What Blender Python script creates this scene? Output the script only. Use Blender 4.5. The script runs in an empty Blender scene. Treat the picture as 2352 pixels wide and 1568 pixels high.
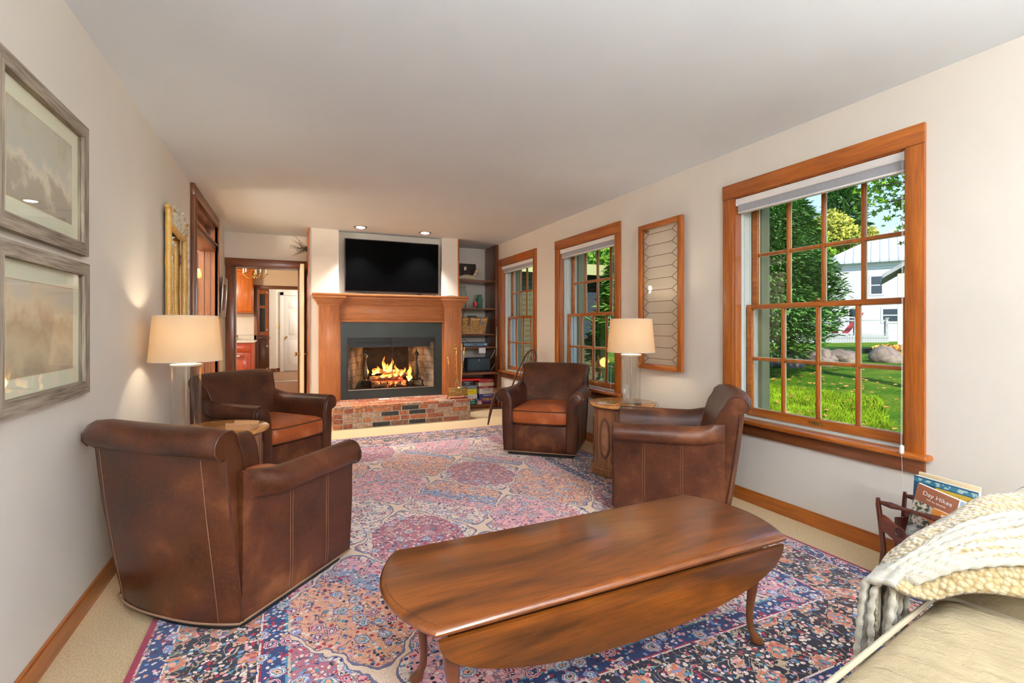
import bpy, bmesh, math, random
from mathutils import Vector, Matrix, noise
random.seed(7)
PI = math.pi
SC = bpy.context.scene
COL = SC.collection
# ---------------------------------------------------------------- camera
cam_d = bpy.data.cameras.new('camera')
cam = bpy.data.objects.new('camera', cam_d)
COL.objects.link(cam)
cam.location = (0, 0, 1.192)
cam.rotation_euler = (PI/2, 0, -math.atan(508/1132))
cam_d.sensor_width = 36
cam_d.lens = 36*1132/2352
cam_d.shift_y = -32/2352
cam_d.clip_start = 0.05
cam_d.clip_end = 300
SC.camera = cam
SC.view_settings.view_transform = 'Standard'
SC.view_settings.look = 'None'
SC.view_settings.gamma = 1
SC.view_settings.use_curve_mapping = False
SC.view_settings.exposure = 0.58
# ---------------------------------------------------------------- world (procedural blue sky with thin clouds)
W = bpy.data.worlds.new('sky')
SC.world = W
W.use_nodes = True
nt = W.node_tree
nt.nodes.clear()
_o = nt.nodes.new('ShaderNodeOutputWorld')
_b = nt.nodes.new('ShaderNodeBackground')
_b.inputs['Strength'].default_value = 1.1
_tc = nt.nodes.new('ShaderNodeTexCoord')
_sx = nt.nodes.new('ShaderNodeSeparateXYZ')
_r = nt.nodes.new('ShaderNodeValToRGB')
_r.color_ramp.elements[0].position = 0.0
_r.color_ramp.elements[0].color = (0.62, 0.80, 0.98, 1)
_r.color_ramp.elements[1].position = 0.6
_r.color_ramp.elements[1].color = (0.16, 0.40, 0.92, 1)
_n = nt.nodes.new('ShaderNodeTexNoise')
_n.inputs['Scale'].default_value = 5
_n.inputs['Detail'].default_value = 5
_mp = nt.nodes.new('ShaderNodeMapping')
_mp.inputs['Scale'].default_value = (1, 1, 3.5)
_cr = nt.nodes.new('ShaderNodeValToRGB')
_cr.color_ramp.elements[0].position = 0.56
_cr.color_ramp.elements[1].position = 0.72
_mx = nt.nodes.new('ShaderNodeMixRGB')
_mx.inputs[2].default_value = (1, 1, 1, 1)
L = nt.links
L.new(_tc.outputs['Generated'], _sx.inputs[0])
L.new(_sx.outputs['Z'], _r.inputs[0])
L.new(_tc.outputs['Generated'], _mp.inputs[0])
L.new(_mp.outputs[0], _n.inputs['Vector'])
L.new(_n.outputs[0], _cr.inputs[0])
L.new(_cr.outputs[0], _mx.inputs[0])
L.new(_r.outputs[0], _mx.inputs[1])
L.new(_mx.outputs[0], _b.inputs[0])
L.new(_b.outputs[0], _o.inputs[0])
# sun: behind the house and to the side, so it lights the yard and not the room
sd = bpy.data.lights.new('sun', 'SUN')
sd.energy = 4.6
sd.angle = math.radians(0.6)
sd.color = (1.0, 0.93, 0.80)
sun = bpy.data.objects.new('sun', sd)
COL.objects.link(sun)
sun.rotation_euler = Vector((-0.34, -0.72, 0.60)).to_track_quat('Z', 'Y').to_euler()
# daylight entering through the three windows (light portals, they only guide the sky's own light)
for i, (a, b) in enumerate(((1.46, 2.54), (3.92, 5.02), (5.67, 6.75))):
    pd = bpy.data.lights.new('window_portal', 'AREA')
    pd.shape = 'RECTANGLE'
    pd.size = b-a
    pd.size_y = 1.5
    pd.cycles.is_portal = True
    po = bpy.data.objects.new('window_portal', pd)
    po.location = (3.16, (a+b)/2, 1.34)
    po.rotation_euler = Vector((1, 0, 0)).to_track_quat('Z', 'Y').to_euler()
    COL.objects.link(po)

def point_light(name, loc, watts, radius, color=(1, .88, .74)):
    d = bpy.data.lights.new(name, 'POINT')
    d.energy = watts
    d.shadow_soft_size = radius
    d.color = color
    o = bpy.data.objects.new(name, d)
    o.location = loc
    COL.objects.link(o)
    return o
LAMP_W = 50.0
BOWL_W = 85
# ---------------------------------------------------------------- materials
MATS = {}
def node(nt, t, **kw):
    n = nt.nodes.new(t)
    for k, v in kw.items():
        if k in n.inputs: n.inputs[k].default_value = v
        else: setattr(n, k, v)
    return n
def base_mat(name):
    m = bpy.data.materials.new(name)
    m.use_nodes = True
    MATS[name] = m
    t = m.node_tree
    return m, t, t.nodes['Principled BSDF'], t.nodes['Material Output']
def c4(c): return (c[0], c[1], c[2], 1)
def ramp(t, stops, const=False):
    r = t.nodes.new('ShaderNodeValToRGB')
    cr = r.color_ramp
    if const: cr.interpolation = 'CONSTANT'
    while len(cr.elements) < len(stops): cr.elements.new(0.5)
    for e, (p, c) in zip(cr.elements, stops):
        e.position = p
        e.color = c4(c)
    return r
def bump(t, p, height_out, strength, dist=0.01):
    b = t.nodes.new('ShaderNodeBump')
    b.inputs['Strength'].default_value = strength
    b.inputs['Distance'].default_value = dist
    t.links.new(height_out, b.inputs['Height'])
    t.links.new(b.outputs[0], p.inputs['Normal'])
    return b
def plain(name, col, rough=0.5, metal=0.0, spec=0.5, coat=0.0, noise_amt=0.0, nscale=20, bmp=0.0, bscale=200, trans=0.0, emit=None, estr=0):
    m, t, p, o = base_mat(name)
    p.inputs['Base Color'].default_value = c4(col)
    p.inputs['Roughness'].default_value = rough
    p.inputs['Metallic'].default_value = metal
    p.inputs['Specular IOR Level'].default_value = spec
    p.inputs['Coat Weight'].default_value = coat
    p.inputs['Coat Roughness'].default_value = 0.12
    tc = t.nodes.new('ShaderNodeTexCoord')
    n = node(t, 'ShaderNodeTexNoise', Scale=nscale, Detail=4)
    t.links.new(tc.outputs['Object'], n.inputs['Vector'])
    a = max(noise_amt, 0.015)
    r = ramp(t, [(0.3, [x*(1-a) for x in col]), (0.7, [min(1, x*(1+a)) for x in col])])
    t.links.new(n.outputs[0], r.inputs[0])
    t.links.new(r.outputs[0], p.inputs['Base Color'])
    if bmp:
        n2 = node(t, 'ShaderNodeTexNoise', Scale=bscale, Detail=3)
        t.links.new(tc.outputs['Object'], n2.inputs['Vector'])
        bump(t, p, n2.outputs[0], bmp)
    if emit:
        p.inputs['Emission Color'].default_value = c4(emit)
        p.inputs['Emission Strength'].default_value = estr
    return m
def wood(name, dark, light, axis='Z', rough=0.32, scale=1.0, coat=0.25, stretch=14, pores=0.25, bmp=.05):
    m, t, p, o = base_mat(name)
    tc = t.nodes.new('ShaderNodeTexCoord')
    mp = t.nodes.new('ShaderNodeMapping')
    s = [stretch*scale]*3
    s['XYZ'.index(axis)] = 1.0*scale
    mp.inputs['Scale'].default_value = s
    t.links.new(tc.outputs['Object'], mp.inputs[0])
    n = node(t, 'ShaderNodeTexNoise', Scale=1.6, Detail=7, Roughness=0.6, Distortion=0.6)
    t.links.new(mp.outputs[0], n.inputs['Vector'])
    r = ramp(t, [(0.32, dark), (0.5, [(a+b)/2 for a, b in zip(dark, light)]), (0.68, light)])
    t.links.new(n.outputs[0], r.inputs[0])
    mp2 = t.nodes.new('ShaderNodeMapping')
    s2 = [160]*3
    s2['XYZ'.index(axis)] = 7
    mp2.inputs['Scale'].default_value = s2
    t.links.new(tc.outputs['Object'], mp2.inputs[0])
    n2 = node(t, 'ShaderNodeTexNoise', Scale=1.0, Detail=2)
    t.links.new(mp2.outputs[0], n2.inputs['Vector'])
    r2 = ramp(t, [(0.35, (1-pores,)*3), (0.6, (1, 1, 1))])
    t.links.new(n2.outputs[0], r2.inputs[0])
    mx = node(t, 'ShaderNodeMixRGB', blend_type='MULTIPLY')
    mx.inputs[0].default_value = 1
    t.links.new(r.outputs[0], mx.inputs[1])
    t.links.new(r2.outputs[0], mx.inputs[2])
    t.links.new(mx.outputs[0], p.inputs['Base Color'])
    p.inputs['Roughness'].default_value = rough
    p.inputs['Coat Weight'].default_value = coat
    p.inputs['Coat Roughness'].default_value = 0.15
    if bmp: bump(t, p, n2.outputs[0], bmp, 0.003)
    return m
def leather(name, dark, light, worn, rough=0.36):
    m, t, p, o = base_mat(name)
    tc = t.nodes.new('ShaderNodeTexCoord')
    n = node(t, 'ShaderNodeTexNoise', Scale=4.5, Detail=9, Roughness=0.55, Distortion=0.25)
    t.links.new(tc.outputs['Object'], n.inputs['Vector'])
    r = ramp(t, [(0.30, dark), (0.58, light), (0.80, worn)])
    t.links.new(n.outputs[0], r.inputs[0])
    # fine scuffs
    n3 = node(t, 'ShaderNodeTexNoise', Scale=9, Detail=6, Roughness=0.7, Distortion=3.5)
    t.links.new(tc.outputs['Object'], n3.inputs['Vector'])
    r3 = ramp(t, [(0.485, (0, 0, 0)), (0.5, (1, 1, 1)), (0.515, (0, 0, 0))])
    t.links.new(n3.outputs[0], r3.inputs[0])
    n4 = node(t, 'ShaderNodeTexNoise', Scale=3, Detail=2)
    t.links.new(tc.outputs['Object'], n4.inputs['Vector'])
    m4 = node(t, 'ShaderNodeMath', operation='MULTIPLY')
    t.links.new(r3.outputs[0], m4.inputs[0])
    t.links.new(n4.outputs[0], m4.inputs[1])
    m5 = node(t, 'ShaderNodeMath', operation='MULTIPLY')
    t.links.new(m4.outputs[0], m5.inputs[0])
    m5.inputs[1].default_value = 0.55
    mx = node(t, 'ShaderNodeMixRGB')
    mx.inputs[2].default_value = c4(worn)
    t.links.new(m5.outputs[0], mx.inputs[0])
    t.links.new(r.outputs[0], mx.inputs[1])
    t.links.new(mx.outputs[0], p.inputs['Base Color'])
    v = node(t, 'ShaderNodeTexVoronoi', Scale=260)
    t.links.new(tc.outputs['Object'], v.inputs['Vector'])
    bump(t, p, v.outputs[0], 0.04, 0.001)
    rr = ramp(t, [(0.3, (rough,)*3), (0.7, (rough+.16,)*3)])
    t.links.new(n.outputs[0], rr.inputs[0])
    t.links.new(rr.outputs[0], p.inputs['Roughness'])
    p.inputs['Specular IOR Level'].default_value = 0.38
    return m
def glass(name, tint=(0.96, 0.99, 0.97), refl=0.07, rough=0.0):
    m, t, p, o = base_mat(name)
    t.nodes.remove(p)
    tr = t.nodes.new('ShaderNodeBsdfTransparent')
    tr.inputs[0].default_value = c4(tint)
    g = t.nodes.new('ShaderNodeBsdfGlossy')
    g.inputs['Roughness'].default_value = rough
    f = node(t, 'ShaderNodeLayerWeight', Blend=0.5)
    pw = node(t, 'ShaderNodeMath', operation='POWER')
    pw.inputs[1].default_value = 5
    t.links.new(f.outputs['Facing'], pw.inputs[0])
    mm = node(t, 'ShaderNodeMath', operation='MULTIPLY_ADD')
    mm.inputs[1].default_value = 0.9*refl
    mm.inputs[2].default_value = 0.04*refl
    t.links.new(pw.outputs[0], mm.inputs[0])
    mx = t.nodes.new('ShaderNodeMixShader')
    t.links.new(mm.outputs[0], mx.inputs[0])
    t.links.new(tr.outputs[0], mx.inputs[1])
    t.links.new(g.outputs[0], mx.inputs[2])
    t.links.new(mx.outputs[0], o.inputs[0])
    return m

wall_paint = plain('wall_paint', (0.80, 0.755, 0.69), 0.7, noise_amt=0.02, nscale=3, bmp=0.05, bscale=150)
wall_white = plain('hall_paint', (0.82, 0.76, 0.68), 0.7)
ceil_paint = plain('ceiling_paint', (0.76, 0.835, 0.92), 0.85, noise_amt=0.015, nscale=2, bmp=0.04, bscale=120)
carpet_m = plain('carpet_pile', (0.88, 0.64, 0.38), 0.95, spec=0.1, noise_amt=0.18, nscale=140, bmp=0.7, bscale=420)
carpet_dark = plain('dining_carpet', (0.34, 0.20, 0.13), 0.95, spec=0.1, noise_amt=0.35, nscale=60, bmp=0.5, bscale=200)
TRIM_D, TRIM_L = (0.33, 0.080, 0.009), (0.54, 0.158, 0.020)
trim_z = wood('trim_wood_upright', TRIM_D, TRIM_L, 'Z')
trim_x = wood('trim_wood_across', TRIM_D, TRIM_L, 'X')
trim_y = wood('trim_wood_along', TRIM_D, TRIM_L, 'Y')
dtrim_z = wood('dark_trim_upright', (0.13, 0.04, 0.012), (0.27, 0.085, 0.028), 'Z')
dtrim_x = wood('dark_trim_across', (0.13, 0.04, 0.012), (0.27, 0.085, 0.028), 'X')
dtrim_y = wood('dark_trim_along', (0.13, 0.04, 0.012), (0.27, 0.085, 0.028), 'Y')
mantel_z = wood('mantel_wood_upright', (0.44, 0.140, 0.034), (0.57, 0.205, 0.060), 'Z', rough=.5, coat=.1)
mantel_x = wood('mantel_wood_across', (0.46, 0.150, 0.038), (0.57, 0.210, 0.062), 'X', rough=.5, coat=.1)
shelf_z = wood('shelf_wood_upright', (0.11, 0.032, 0.010), (0.24, 0.07, 0.022), 'Z')
shelf_x = wood('shelf_wood_across', (0.17, 0.05, 0.016), (0.34, 0.115, 0.045), 'X')
table_m = wood('coffee_table_wood', (0.060, 0.015, 0.003), (0.27, 0.072, 0.009), 'X', rough=0.28, coat=0.5, stretch=6, pores=.28, bmp=0)
table_leg = wood('coffee_table_leg_wood', (0.12, 0.035, 0.009), (0.24, 0.07, 0.018), 'Z', rough=0.28, coat=.5)
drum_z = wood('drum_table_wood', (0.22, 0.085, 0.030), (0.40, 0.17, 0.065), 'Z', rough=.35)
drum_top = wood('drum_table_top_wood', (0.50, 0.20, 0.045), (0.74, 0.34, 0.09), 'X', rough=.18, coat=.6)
drum_dark = wood('drum_table_dark_wood', (0.10, 0.04, 0.016), (0.20, 0.08, 0.03), 'Z', rough=.35)
burl = plain('drum_panel_burl', (0.33, 0.15, 0.075), 0.4, noise_amt=.35, nscale=28)
cab_m = wood('kitchen_cabinet_wood', (0.58, 0.13, 0.016), (0.80, 0.24, 0.03), 'Z')
cab_red = wood('lower_cabinet_wood', (0.42, 0.05, 0.01), (0.60, 0.10, 0.02), 'Z')
windsor_m = wood('windsor_wood', (0.06, 0.022, 0.010), (0.13, 0.05, 0.02), 'Z', rough=.3)
mahog = wood('rack_wood', (0.045, 0.010, 0.006), (0.12, 0.028, 0.014), 'Z', rough=.25, coat=.5)
grey_wood = wood('weathered_wood', (0.20, 0.15, 0.105), (0.56, 0.47, 0.37), 'Y', rough=.8, coat=0, stretch=8, pores=.45)
grey_wood_z = wood('weathered_wood_upright', (0.20, 0.15, 0.105), (0.56, 0.47, 0.37), 'Z', rough=.8, coat=0, stretch=8, pores=.45)
leather_m = leather('chair_leather', (0.034, 0.009, 0.004), (0.092, 0.025, 0.009), (0.28, 0.10, 0.035), rough=.30)
leather_seat = leather('seat_leather', (0.20, 0.040, 0.009), (0.42, 0.095, 0.020), (0.62, 0.27, 0.12), rough=.31)
leather_pipe = plain('leather_piping', (0.07, 0.02, 0.01), .4)
stitch_m = plain('stitching', (0.24, 0.12, 0.065), .7)
black_m = plain('black_metal', (0.012, 0.013, 0.014), .45)
surround_m = plain('fireplace_surround_metal', (0.024, 0.034, 0.030), .38, noise_amt=.25, nscale=4)
screen_m = plain('tv_glass', (0.0008, 0.0008, 0.001), .5, spec=.03)
tvbody_m = plain('tv_casing', (0.02, 0.02, 0.022), .35)
white_m = plain('white_paint', (0.82, 0.80, 0.76), .45)
vinyl_m = plain('white_vinyl', (0.66, 0.72, 0.68), .4)
cream_m = plain('cream_paint', (0.80, 0.66, 0.44), .45)
blind_m = plain('blind_fabric', (0.38, 0.39, 0.43), .8, noise_amt=.05, nscale=60)
blindw_m = plain('blind_rail', (0.84, 0.84, 0.86), .4)
brass_m = plain('brass', (0.72, 0.46, 0.16), .28, metal=1)
brass_dark = plain('aged_brass', (0.42, 0.25, 0.08), .45, metal=1, noise_amt=.4, nscale=50, bmp=.8, bscale=90)
steel_m = plain('brushed_nickel', (0.55, 0.50, 0.45), .3, metal=1)
iron_m = plain('dark_iron', (0.045, 0.04, 0.038), .55, metal=.6)
paper_m = plain('paper', (0.85, 0.83, 0.80), .8)
sofa_m = plain('cream_sofa_fabric', (0.42, 0.33, 0.20), .85, spec=.15, noise_amt=.10, nscale=14, bmp=.35, bscale=160)
pipe_m = plain('sofa_piping', (0.46, 0.38, 0.26), .85)
bulb_m = plain('bulb_glow', (1, .9, .7), .5, emit=(1, .86, .62), estr=14)
can_m = plain('downlight_glow', (1, 1, 1), .5, emit=(1, .96, .9), estr=9)
fill_globe_m = plain('fill_globe_glow', (1, 1, 1), .5, emit=(.93, .97, 1), estr=105)  # glow of the unseen fill globes added behind the camera
pane_m = glass('window_glass', (0.985, 0.995, 0.985), 0.55)
clear_m = glass('clear_glass', (0.985, 0.985, 0.98), 0.9, 0.02)
leaded_m = glass('leaded_glass', (0.985, 0.975, 0.95), 0.35)
jar_green = glass('aqua_glass', (0.50, 0.74, 0.66), 1, .03)
jar_clear = glass('jar_glass', (0.86, 0.90, 0.86), 1, .03)
lead_m = plain('lead_came', (0.20, 0.13, 0.08), .4, metal=.6)

def shade_mat():
    m, t, p, o = base_mat('linen_shade')
    t.nodes.remove(p)
    d = t.nodes.new('ShaderNodeBsdfDiffuse')
    d.inputs[0].default_value = (0.86, 0.77, 0.60, 1)
    tl = t.nodes.new('ShaderNodeBsdfTranslucent')
    tl.inputs[0].default_value = (0.95, 0.74, 0.46, 1)
    mx = t.nodes.new('ShaderNodeMixShader')
    mx.inputs[0].default_value = 0.44
    t.links.new(d.outputs[0], mx.inputs[1])
    t.links.new(tl.outputs[0], mx.inputs[2])
    t.links.new(mx.outputs[0], o.inputs[0])
    return m
shade_m = shade_mat()

def sofa_bump():
    t = sofa_m.node_tree
    p = t.nodes['Principled BSDF']
    tc = t.nodes.new('ShaderNodeTexCoord')
    mp = t.nodes.new('ShaderNodeMapping')
    mp.inputs['Rotation'].default_value = (0, 0, math.radians(-62))
    mp.inputs['Scale'].default_value = (15, 2.2, 4)
    n = node(t, 'ShaderNodeTexNoise', Scale=1.0, Detail=3, Distortion=.8)
    t.links.new(tc.outputs['Object'], mp.inputs[0])
    t.links.new(mp.outputs[0], n.inputs['Vector'])
    b = t.nodes.new('ShaderNodeBump')
    b.inputs['Strength'].default_value = .75
    b.inputs['Distance'].default_value = .030
    t.links.new(n.outputs[0], b.inputs['Height'])
    old = p.inputs['Normal'].links[0].from_node
    t.links.new(b.outputs[0], old.inputs['Normal'])
sofa_bump()
def brick_mat():
    m, t, p, o = base_mat('hearth_brick')
    g = t.nodes.new('ShaderNodeNewGeometry')
    tc = t.nodes.new('ShaderNodeTexCoord')
    oi = t.nodes.new('ShaderNodeAttribute')
    oi.attribute_name = 'tone'
    n = node(t, 'ShaderNodeTexNoise', Scale=30, Detail=6, Roughness=.7)
    t.links.new(tc.outputs['Object'], n.inputs['Vector'])
    r1 = ramp(t, [(0.0, (0.34, 0.10, 0.05)), (0.14, (0.24, 0.12, 0.075)), (0.28, (0.46, 0.15, 0.065)), (0.42, (0.42, 0.26, 0.18)), (0.56, (0.30, 0.09, 0.045)), (0.70, (0.48, 0.33, 0.24)), (0.84, (0.045, 0.042, 0.038)), (0.91, (0.50, 0.20, 0.09))], True)
    t.links.new(oi.outputs['Fac'], r1.inputs[0])
    r2 = ramp(t, [(0.35, (0.5, 0.45, 0.43)), (0.52, (1.0, 1.0, 1.0)), (0.66, (1.5, 1.9, 2.2))])
    t.links.new(n.outputs[0], r2.inputs[0])
    mx = node(t, 'ShaderNodeMixRGB', blend_type='MULTIPLY')
    mx.inputs[0].default_value = 1
    t.links.new(r1.outputs[0], mx.inputs[1])
    t.links.new(r2.outputs[0], mx.inputs[2])
    t.links.new(mx.outputs[0], p.inputs['Base Color'])
    p.inputs['Roughness'].default_value = .8
    bump(t, p, n.outputs[0], .6, .01)
    return m
brick_m = brick_mat()
mortar_m = plain('mortar', (0.50, 0.46, 0.39), .95, noise_amt=.25, nscale=60, bmp=.6, bscale=120)

def firebrick_mat():
    m, t, p, o = base_mat('firebox_panel')
    tc = t.nodes.new('ShaderNodeTexCoord')
    mp = t.nodes.new('ShaderNodeMapping')
    mp.inputs['Rotation'].default_value = (PI/2, 0, 0)
    b = t.nodes.new('ShaderNodeTexBrick')
    b.inputs['Color1'].default_value = (0.30, 0.26, 0.21, 1)
    b.inputs['Color2'].default_value = (0.34, 0.29, 0.235, 1)
    b.inputs['Mortar'].default_value = (0.13, 0.11, 0.09, 1)
    b.inputs['Scale'].default_value = 1
    b.inputs['Mortar Size'].default_value = .004
    b.inputs['Brick Width'].default_value = .2
    b.inputs['Row Height'].default_value = .09
    t.links.new(tc.outputs['Object'], mp.inputs[0])
    t.links.new(mp.outputs[0], b.inputs['Vector'])
    # soot stain: a blackened patch on the liner
    n = node(t, 'ShaderNodeTexNoise', Scale=5, Detail=4)
    t.links.new(tc.outputs['Object'], n.inputs['Vector'])
    r = ramp(t, [(0.42, (0.12, 0.11, 0.10)), (0.60, (1, 1, 1))])
    t.links.new(n.outputs[0], r.inputs[0])
    mx = node(t, 'ShaderNodeMixRGB', blend_type='MULTIPLY')
    mx.inputs[0].default_value = .8
    t.links.new(b.outputs[0], mx.inputs[1])
    t.links.new(r.outputs[0], mx.inputs[2])
    t.links.new(mx.outputs[0], p.inputs['Base Color'])
    p.inputs['Roughness'].default_value = .9
    return m
firebrick_m = firebrick_mat()
soot_m = plain('sooty_back_panel', (0.022, 0.018, 0.015), .9, noise_amt=.5, nscale=10)

def log_mat():
    m, t, p, o = base_mat('burning_log')
    tc = t.nodes.new('ShaderNodeTexCoord')
    n = node(t, 'ShaderNodeTexNoise', Scale=22, Detail=6, Roughness=.7, Distortion=1.0)
    t.links.new(tc.outputs['Object'], n.inputs['Vector'])
    r = ramp(t, [(0.3, (0.03, 0.02, 0.015)), (0.5, (0.18, 0.10, 0.05)), (0.7, (0.36, 0.26, 0.17))])
    t.links.new(n.outputs[0], r.inputs[0])
    t.links.new(r.outputs[0], p.inputs['Base Color'])
    n2 = node(t, 'ShaderNodeTexNoise', Scale=16, Detail=4)
    t.links.new(tc.outputs['Object'], n2.inputs['Vector'])
    r2 = ramp(t, [(0.55, (0, 0, 0)), (0.66, (1.0, .16, .02)), (.8, (1, .5, .15))])
    t.links.new(n2.outputs[0], r2.inputs[0])
    t.links.new(r2.outputs[0], p.inputs['Emission Color'])
    p.inputs['Emission Strength'].default_value = 1.6
    p.inputs['Roughness'].default_value = .9
    bump(t, p, n.outputs[0], .8, .01)
    return m
log_m = log_mat()
def flame_mat():
    m, t, p, o = base_mat('flame')
    t.nodes.remove(p)
    tc = t.nodes.new('ShaderNodeTexCoord')
    sx = t.nodes.new('ShaderNodeSeparateXYZ')
    t.links.new(tc.outputs['Generated'], sx.inputs[0])
    r = ramp(t, [(0.0, (1, .70, .22)), (0.35, (1, .55, .10)), (0.75, (1, .22, .02)), (1, (.8, .08, .0))])
    t.links.new(sx.outputs['Z'], r.inputs[0])
    e = t.nodes.new('ShaderNodeEmission')
    t.links.new(r.outputs[0], e.inputs[0])
    e.inputs[1].default_value = 2.4
    tr = t.nodes.new('ShaderNodeBsdfTransparent')
    lw = node(t, 'ShaderNodeLayerWeight', Blend=.45)
    n = node(t, 'ShaderNodeTexNoise', Scale=14, Detail=3)
    t.links.new(tc.outputs['Object'], n.inputs['Vector'])
    rr = ramp(t, [(0.35, (0, 0, 0)), (.6, (1, 1, 1))])
    t.links.new(n.outputs[0], rr.inputs[0])
    ma = node(t, 'ShaderNodeMath', operation='SUBTRACT', use_clamp=True)
    t.links.new(rr.outputs[0], ma.inputs[0])
    t.links.new(lw.outputs['Facing'], ma.inputs[1])
    mx = t.nodes.new('ShaderNodeMixShader')
    t.links.new(ma.outputs[0], mx.inputs[0])
    t.links.new(tr.outputs[0], mx.inputs[1])
    t.links.new(e.outputs[0], mx.inputs[2])
    t.links.new(mx.outputs[0], o.inputs[0])
    return m
flame_m = flame_mat()
ember_m = plain('glowing_embers', (0.2, .02, .01), .9, noise_amt=.4, nscale=60, emit=(1, .08, .04), estr=1.1)

# ---------------------------------------------------------------- mesh builder
class MB:
    def __init__(s):
        s.bm = bmesh.new()
        s.tones = None
    def box(s, x0, x1, y0, y1, z0, z1, bev=0, M=None, seg=2):
        vs = [s.bm.verts.new(v) for v in ((x0, y0, z0), (x1, y0, z0), (x1, y1, z0), (x0, y1, z0), (x0, y0, z1), (x1, y0, z1), (x1, y1, z1), (x0, y1, z1))]
        fs = [s.bm.faces.new([vs[i] for i in f]) for f in ((3, 2, 1, 0), (4, 5, 6, 7), (0, 1, 5, 4), (1, 2, 6, 5), (2, 3, 7, 6), (3, 0, 4, 7))]
        if M is not None:
            for v in vs: v.co = M @ v.co
        if bev:
            es = list({e for f in fs for e in f.edges})
            bmesh.ops.bevel(s.bm, geom=es, offset=bev, segments=seg, profile=.5, affect='EDGES')
        return s
    def loft(s, rings, closed=True, cap=True):
        rv = [[s.bm.verts.new(p) for p in r] for r in rings]
        n = len(rings[0])
        for a, b in zip(rv, rv[1:]):
            for i in range(n if closed else n-1):
                j = (i+1) % n
                s.bm.faces.new((a[i], a[j], b[j], b[i]))
        if cap and closed:
            s.bm.faces.new(rv[0][::-1])
            s.bm.faces.new(rv[-1])
        return s
    def lathe(s, cx, cy, prof, seg=24, cap=True, M=None):
        rings = [[(cx+r*math.cos(2*PI*i/seg), cy+r*math.sin(2*PI*i/seg), z) for i in range(seg)] for r, z in prof]
        if M is not None: rings = [[M @ Vector(p) for p in r] for r in rings]
        return s.loft(rings, True, cap)
    def tube(s, pts, rad, seg=8, closed=False, cap=True, flat=1.0):
        pts = [Vector(p) for p in pts]
        n = len(pts)
        if not hasattr(rad, '__len__'): rad = [rad]*n
        up = Vector((0, 0, 1))
        t0 = (pts[1]-pts[0]).normalized()
        if abs(t0.dot(up)) > .9: up = Vector((0, 1, 0))
        nrm = (up-up.dot(t0)*t0).normalized()
        rings = []
        for i, p in enumerate(pts):
            if closed: t = (pts[(i+1) % n]-pts[i-1]).normalized()
            else: t = (pts[min(i+1, n-1)]-pts[max(i-1, 0)]).normalized()
            nrm = (nrm-nrm.dot(t)*t).normalized()
            b = t.cross(nrm)
            rings.append([p+nrm*(rad[i]*math.cos(2*PI*k/seg))+b*(rad[i]*flat*math.sin(2*PI*k/seg)) for k in range(seg)])
        if closed:
            rings.append(rings[0])
            return s.loft(rings, True, False)
        return s.loft(rings, True, cap)
    def prism(s, poly, lo, hi, axis='Z'):
        def P(a, b, h):
            return {'Z': (a, b, h), 'Y': (a, h, b), 'X': (h, a, b)}[axis]
        return s.loft([[P(a, b, lo) for a, b in poly], [P(a, b, hi) for a, b in poly]])
    def grid(s, fn, nu, nv, closed_u=False):
        g = [[s.bm.verts.new(fn(i/(nu if closed_u else nu-1), j/(nv-1))) for j in range(nv)] for i in range(nu)]
        for i in range(nu if closed_u else nu-1):
            for j in range(nv-1):
                k = (i+1) % nu
                s.bm.faces.new((g[i][j], g[k][j], g[k][j+1], g[i][j+1]))
        return s
    def build(s, name, mat, parent=None, smooth=40, fixn=True, sub=0, M=None):
        if M is not None:
            for v in s.bm.verts: v.co = M @ v.co
        if fixn: bmesh.ops.recalc_face_normals(s.bm, faces=s.bm.faces)
        me = bpy.data.meshes.new(name)
        s.bm.to_mesh(me)
        s.bm.free()
        if smooth:
            for p in me.polygons: p.use_smooth = True
            me.set_sharp_from_angle(angle=math.radians(smooth))
        for m in (mat if isinstance(mat, (list, tuple)) else [mat]): me.materials.append(m)
        o = bpy.data.objects.new(name, me)
        COL.objects.link(o)
        if parent is not None: o.parent = parent
        if sub:
            md = o.modifiers.new('smooth', 'SUBSURF')
            md.levels = md.render_levels = sub
        return o
def thing(name, label, cat, loc=(0, 0, 0), rz=0, group=None, rot=None):
    o = bpy.data.objects.new(name, None)
    COL.objects.link(o)
    o.location = loc
    o.rotation_euler = rot if rot else (0, 0, rz)
    o.empty_display_size = .05
    return tag(o, label, cat, group)
def tag(o, label, cat, group=None, kind=None):
    o['label'] = label
    o['category'] = cat
    if group: o['group'] = group
    if kind: o['kind'] = kind
    return o
def struct(o, label=None, cat=None):
    o['kind'] = 'structure'
    if label: o['label'] = label
    if cat: o['category'] = cat
    return o
def copy_tree(o, parent=None):
    c = o.copy()
    COL.objects.link(c)
    if parent is not None: c.parent = parent
    for ch in [x for x in bpy.data.objects if x.parent == o]: copy_tree(ch, c)
    return c
def local(o, M):
    o.matrix_local = M
    return o
def text(name, body, size, mat, parent, M, extrude=.0006, align='CENTER'):
    cu = bpy.data.curves.new('lettering', 'FONT')
    cu.body = body
    cu.size = size
    cu.extrude = extrude
    cu.align_x = align
    cu.align_y = 'CENTER'
    t = bpy.data.objects.new('lettering', cu)
    COL.objects.link(t)
    me = bpy.data.meshes.new_from_object(t.evaluated_get(bpy.context.evaluated_depsgraph_get()))
    bpy.data.objects.remove(t)
    me.materials.clear()
    me.materials.append(mat)
    me.transform(M)
    o = bpy.data.objects.new(name, me)
    COL.objects.link(o)
    if parent is not None: o.parent = parent
    return o
def face_neg_y(x, y, z, rx=0):            # lettering plane that faces -Y
    return Matrix.Translation((x, y, z)) @ Matrix.Rotation(PI/2, 4, 'X')
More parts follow.
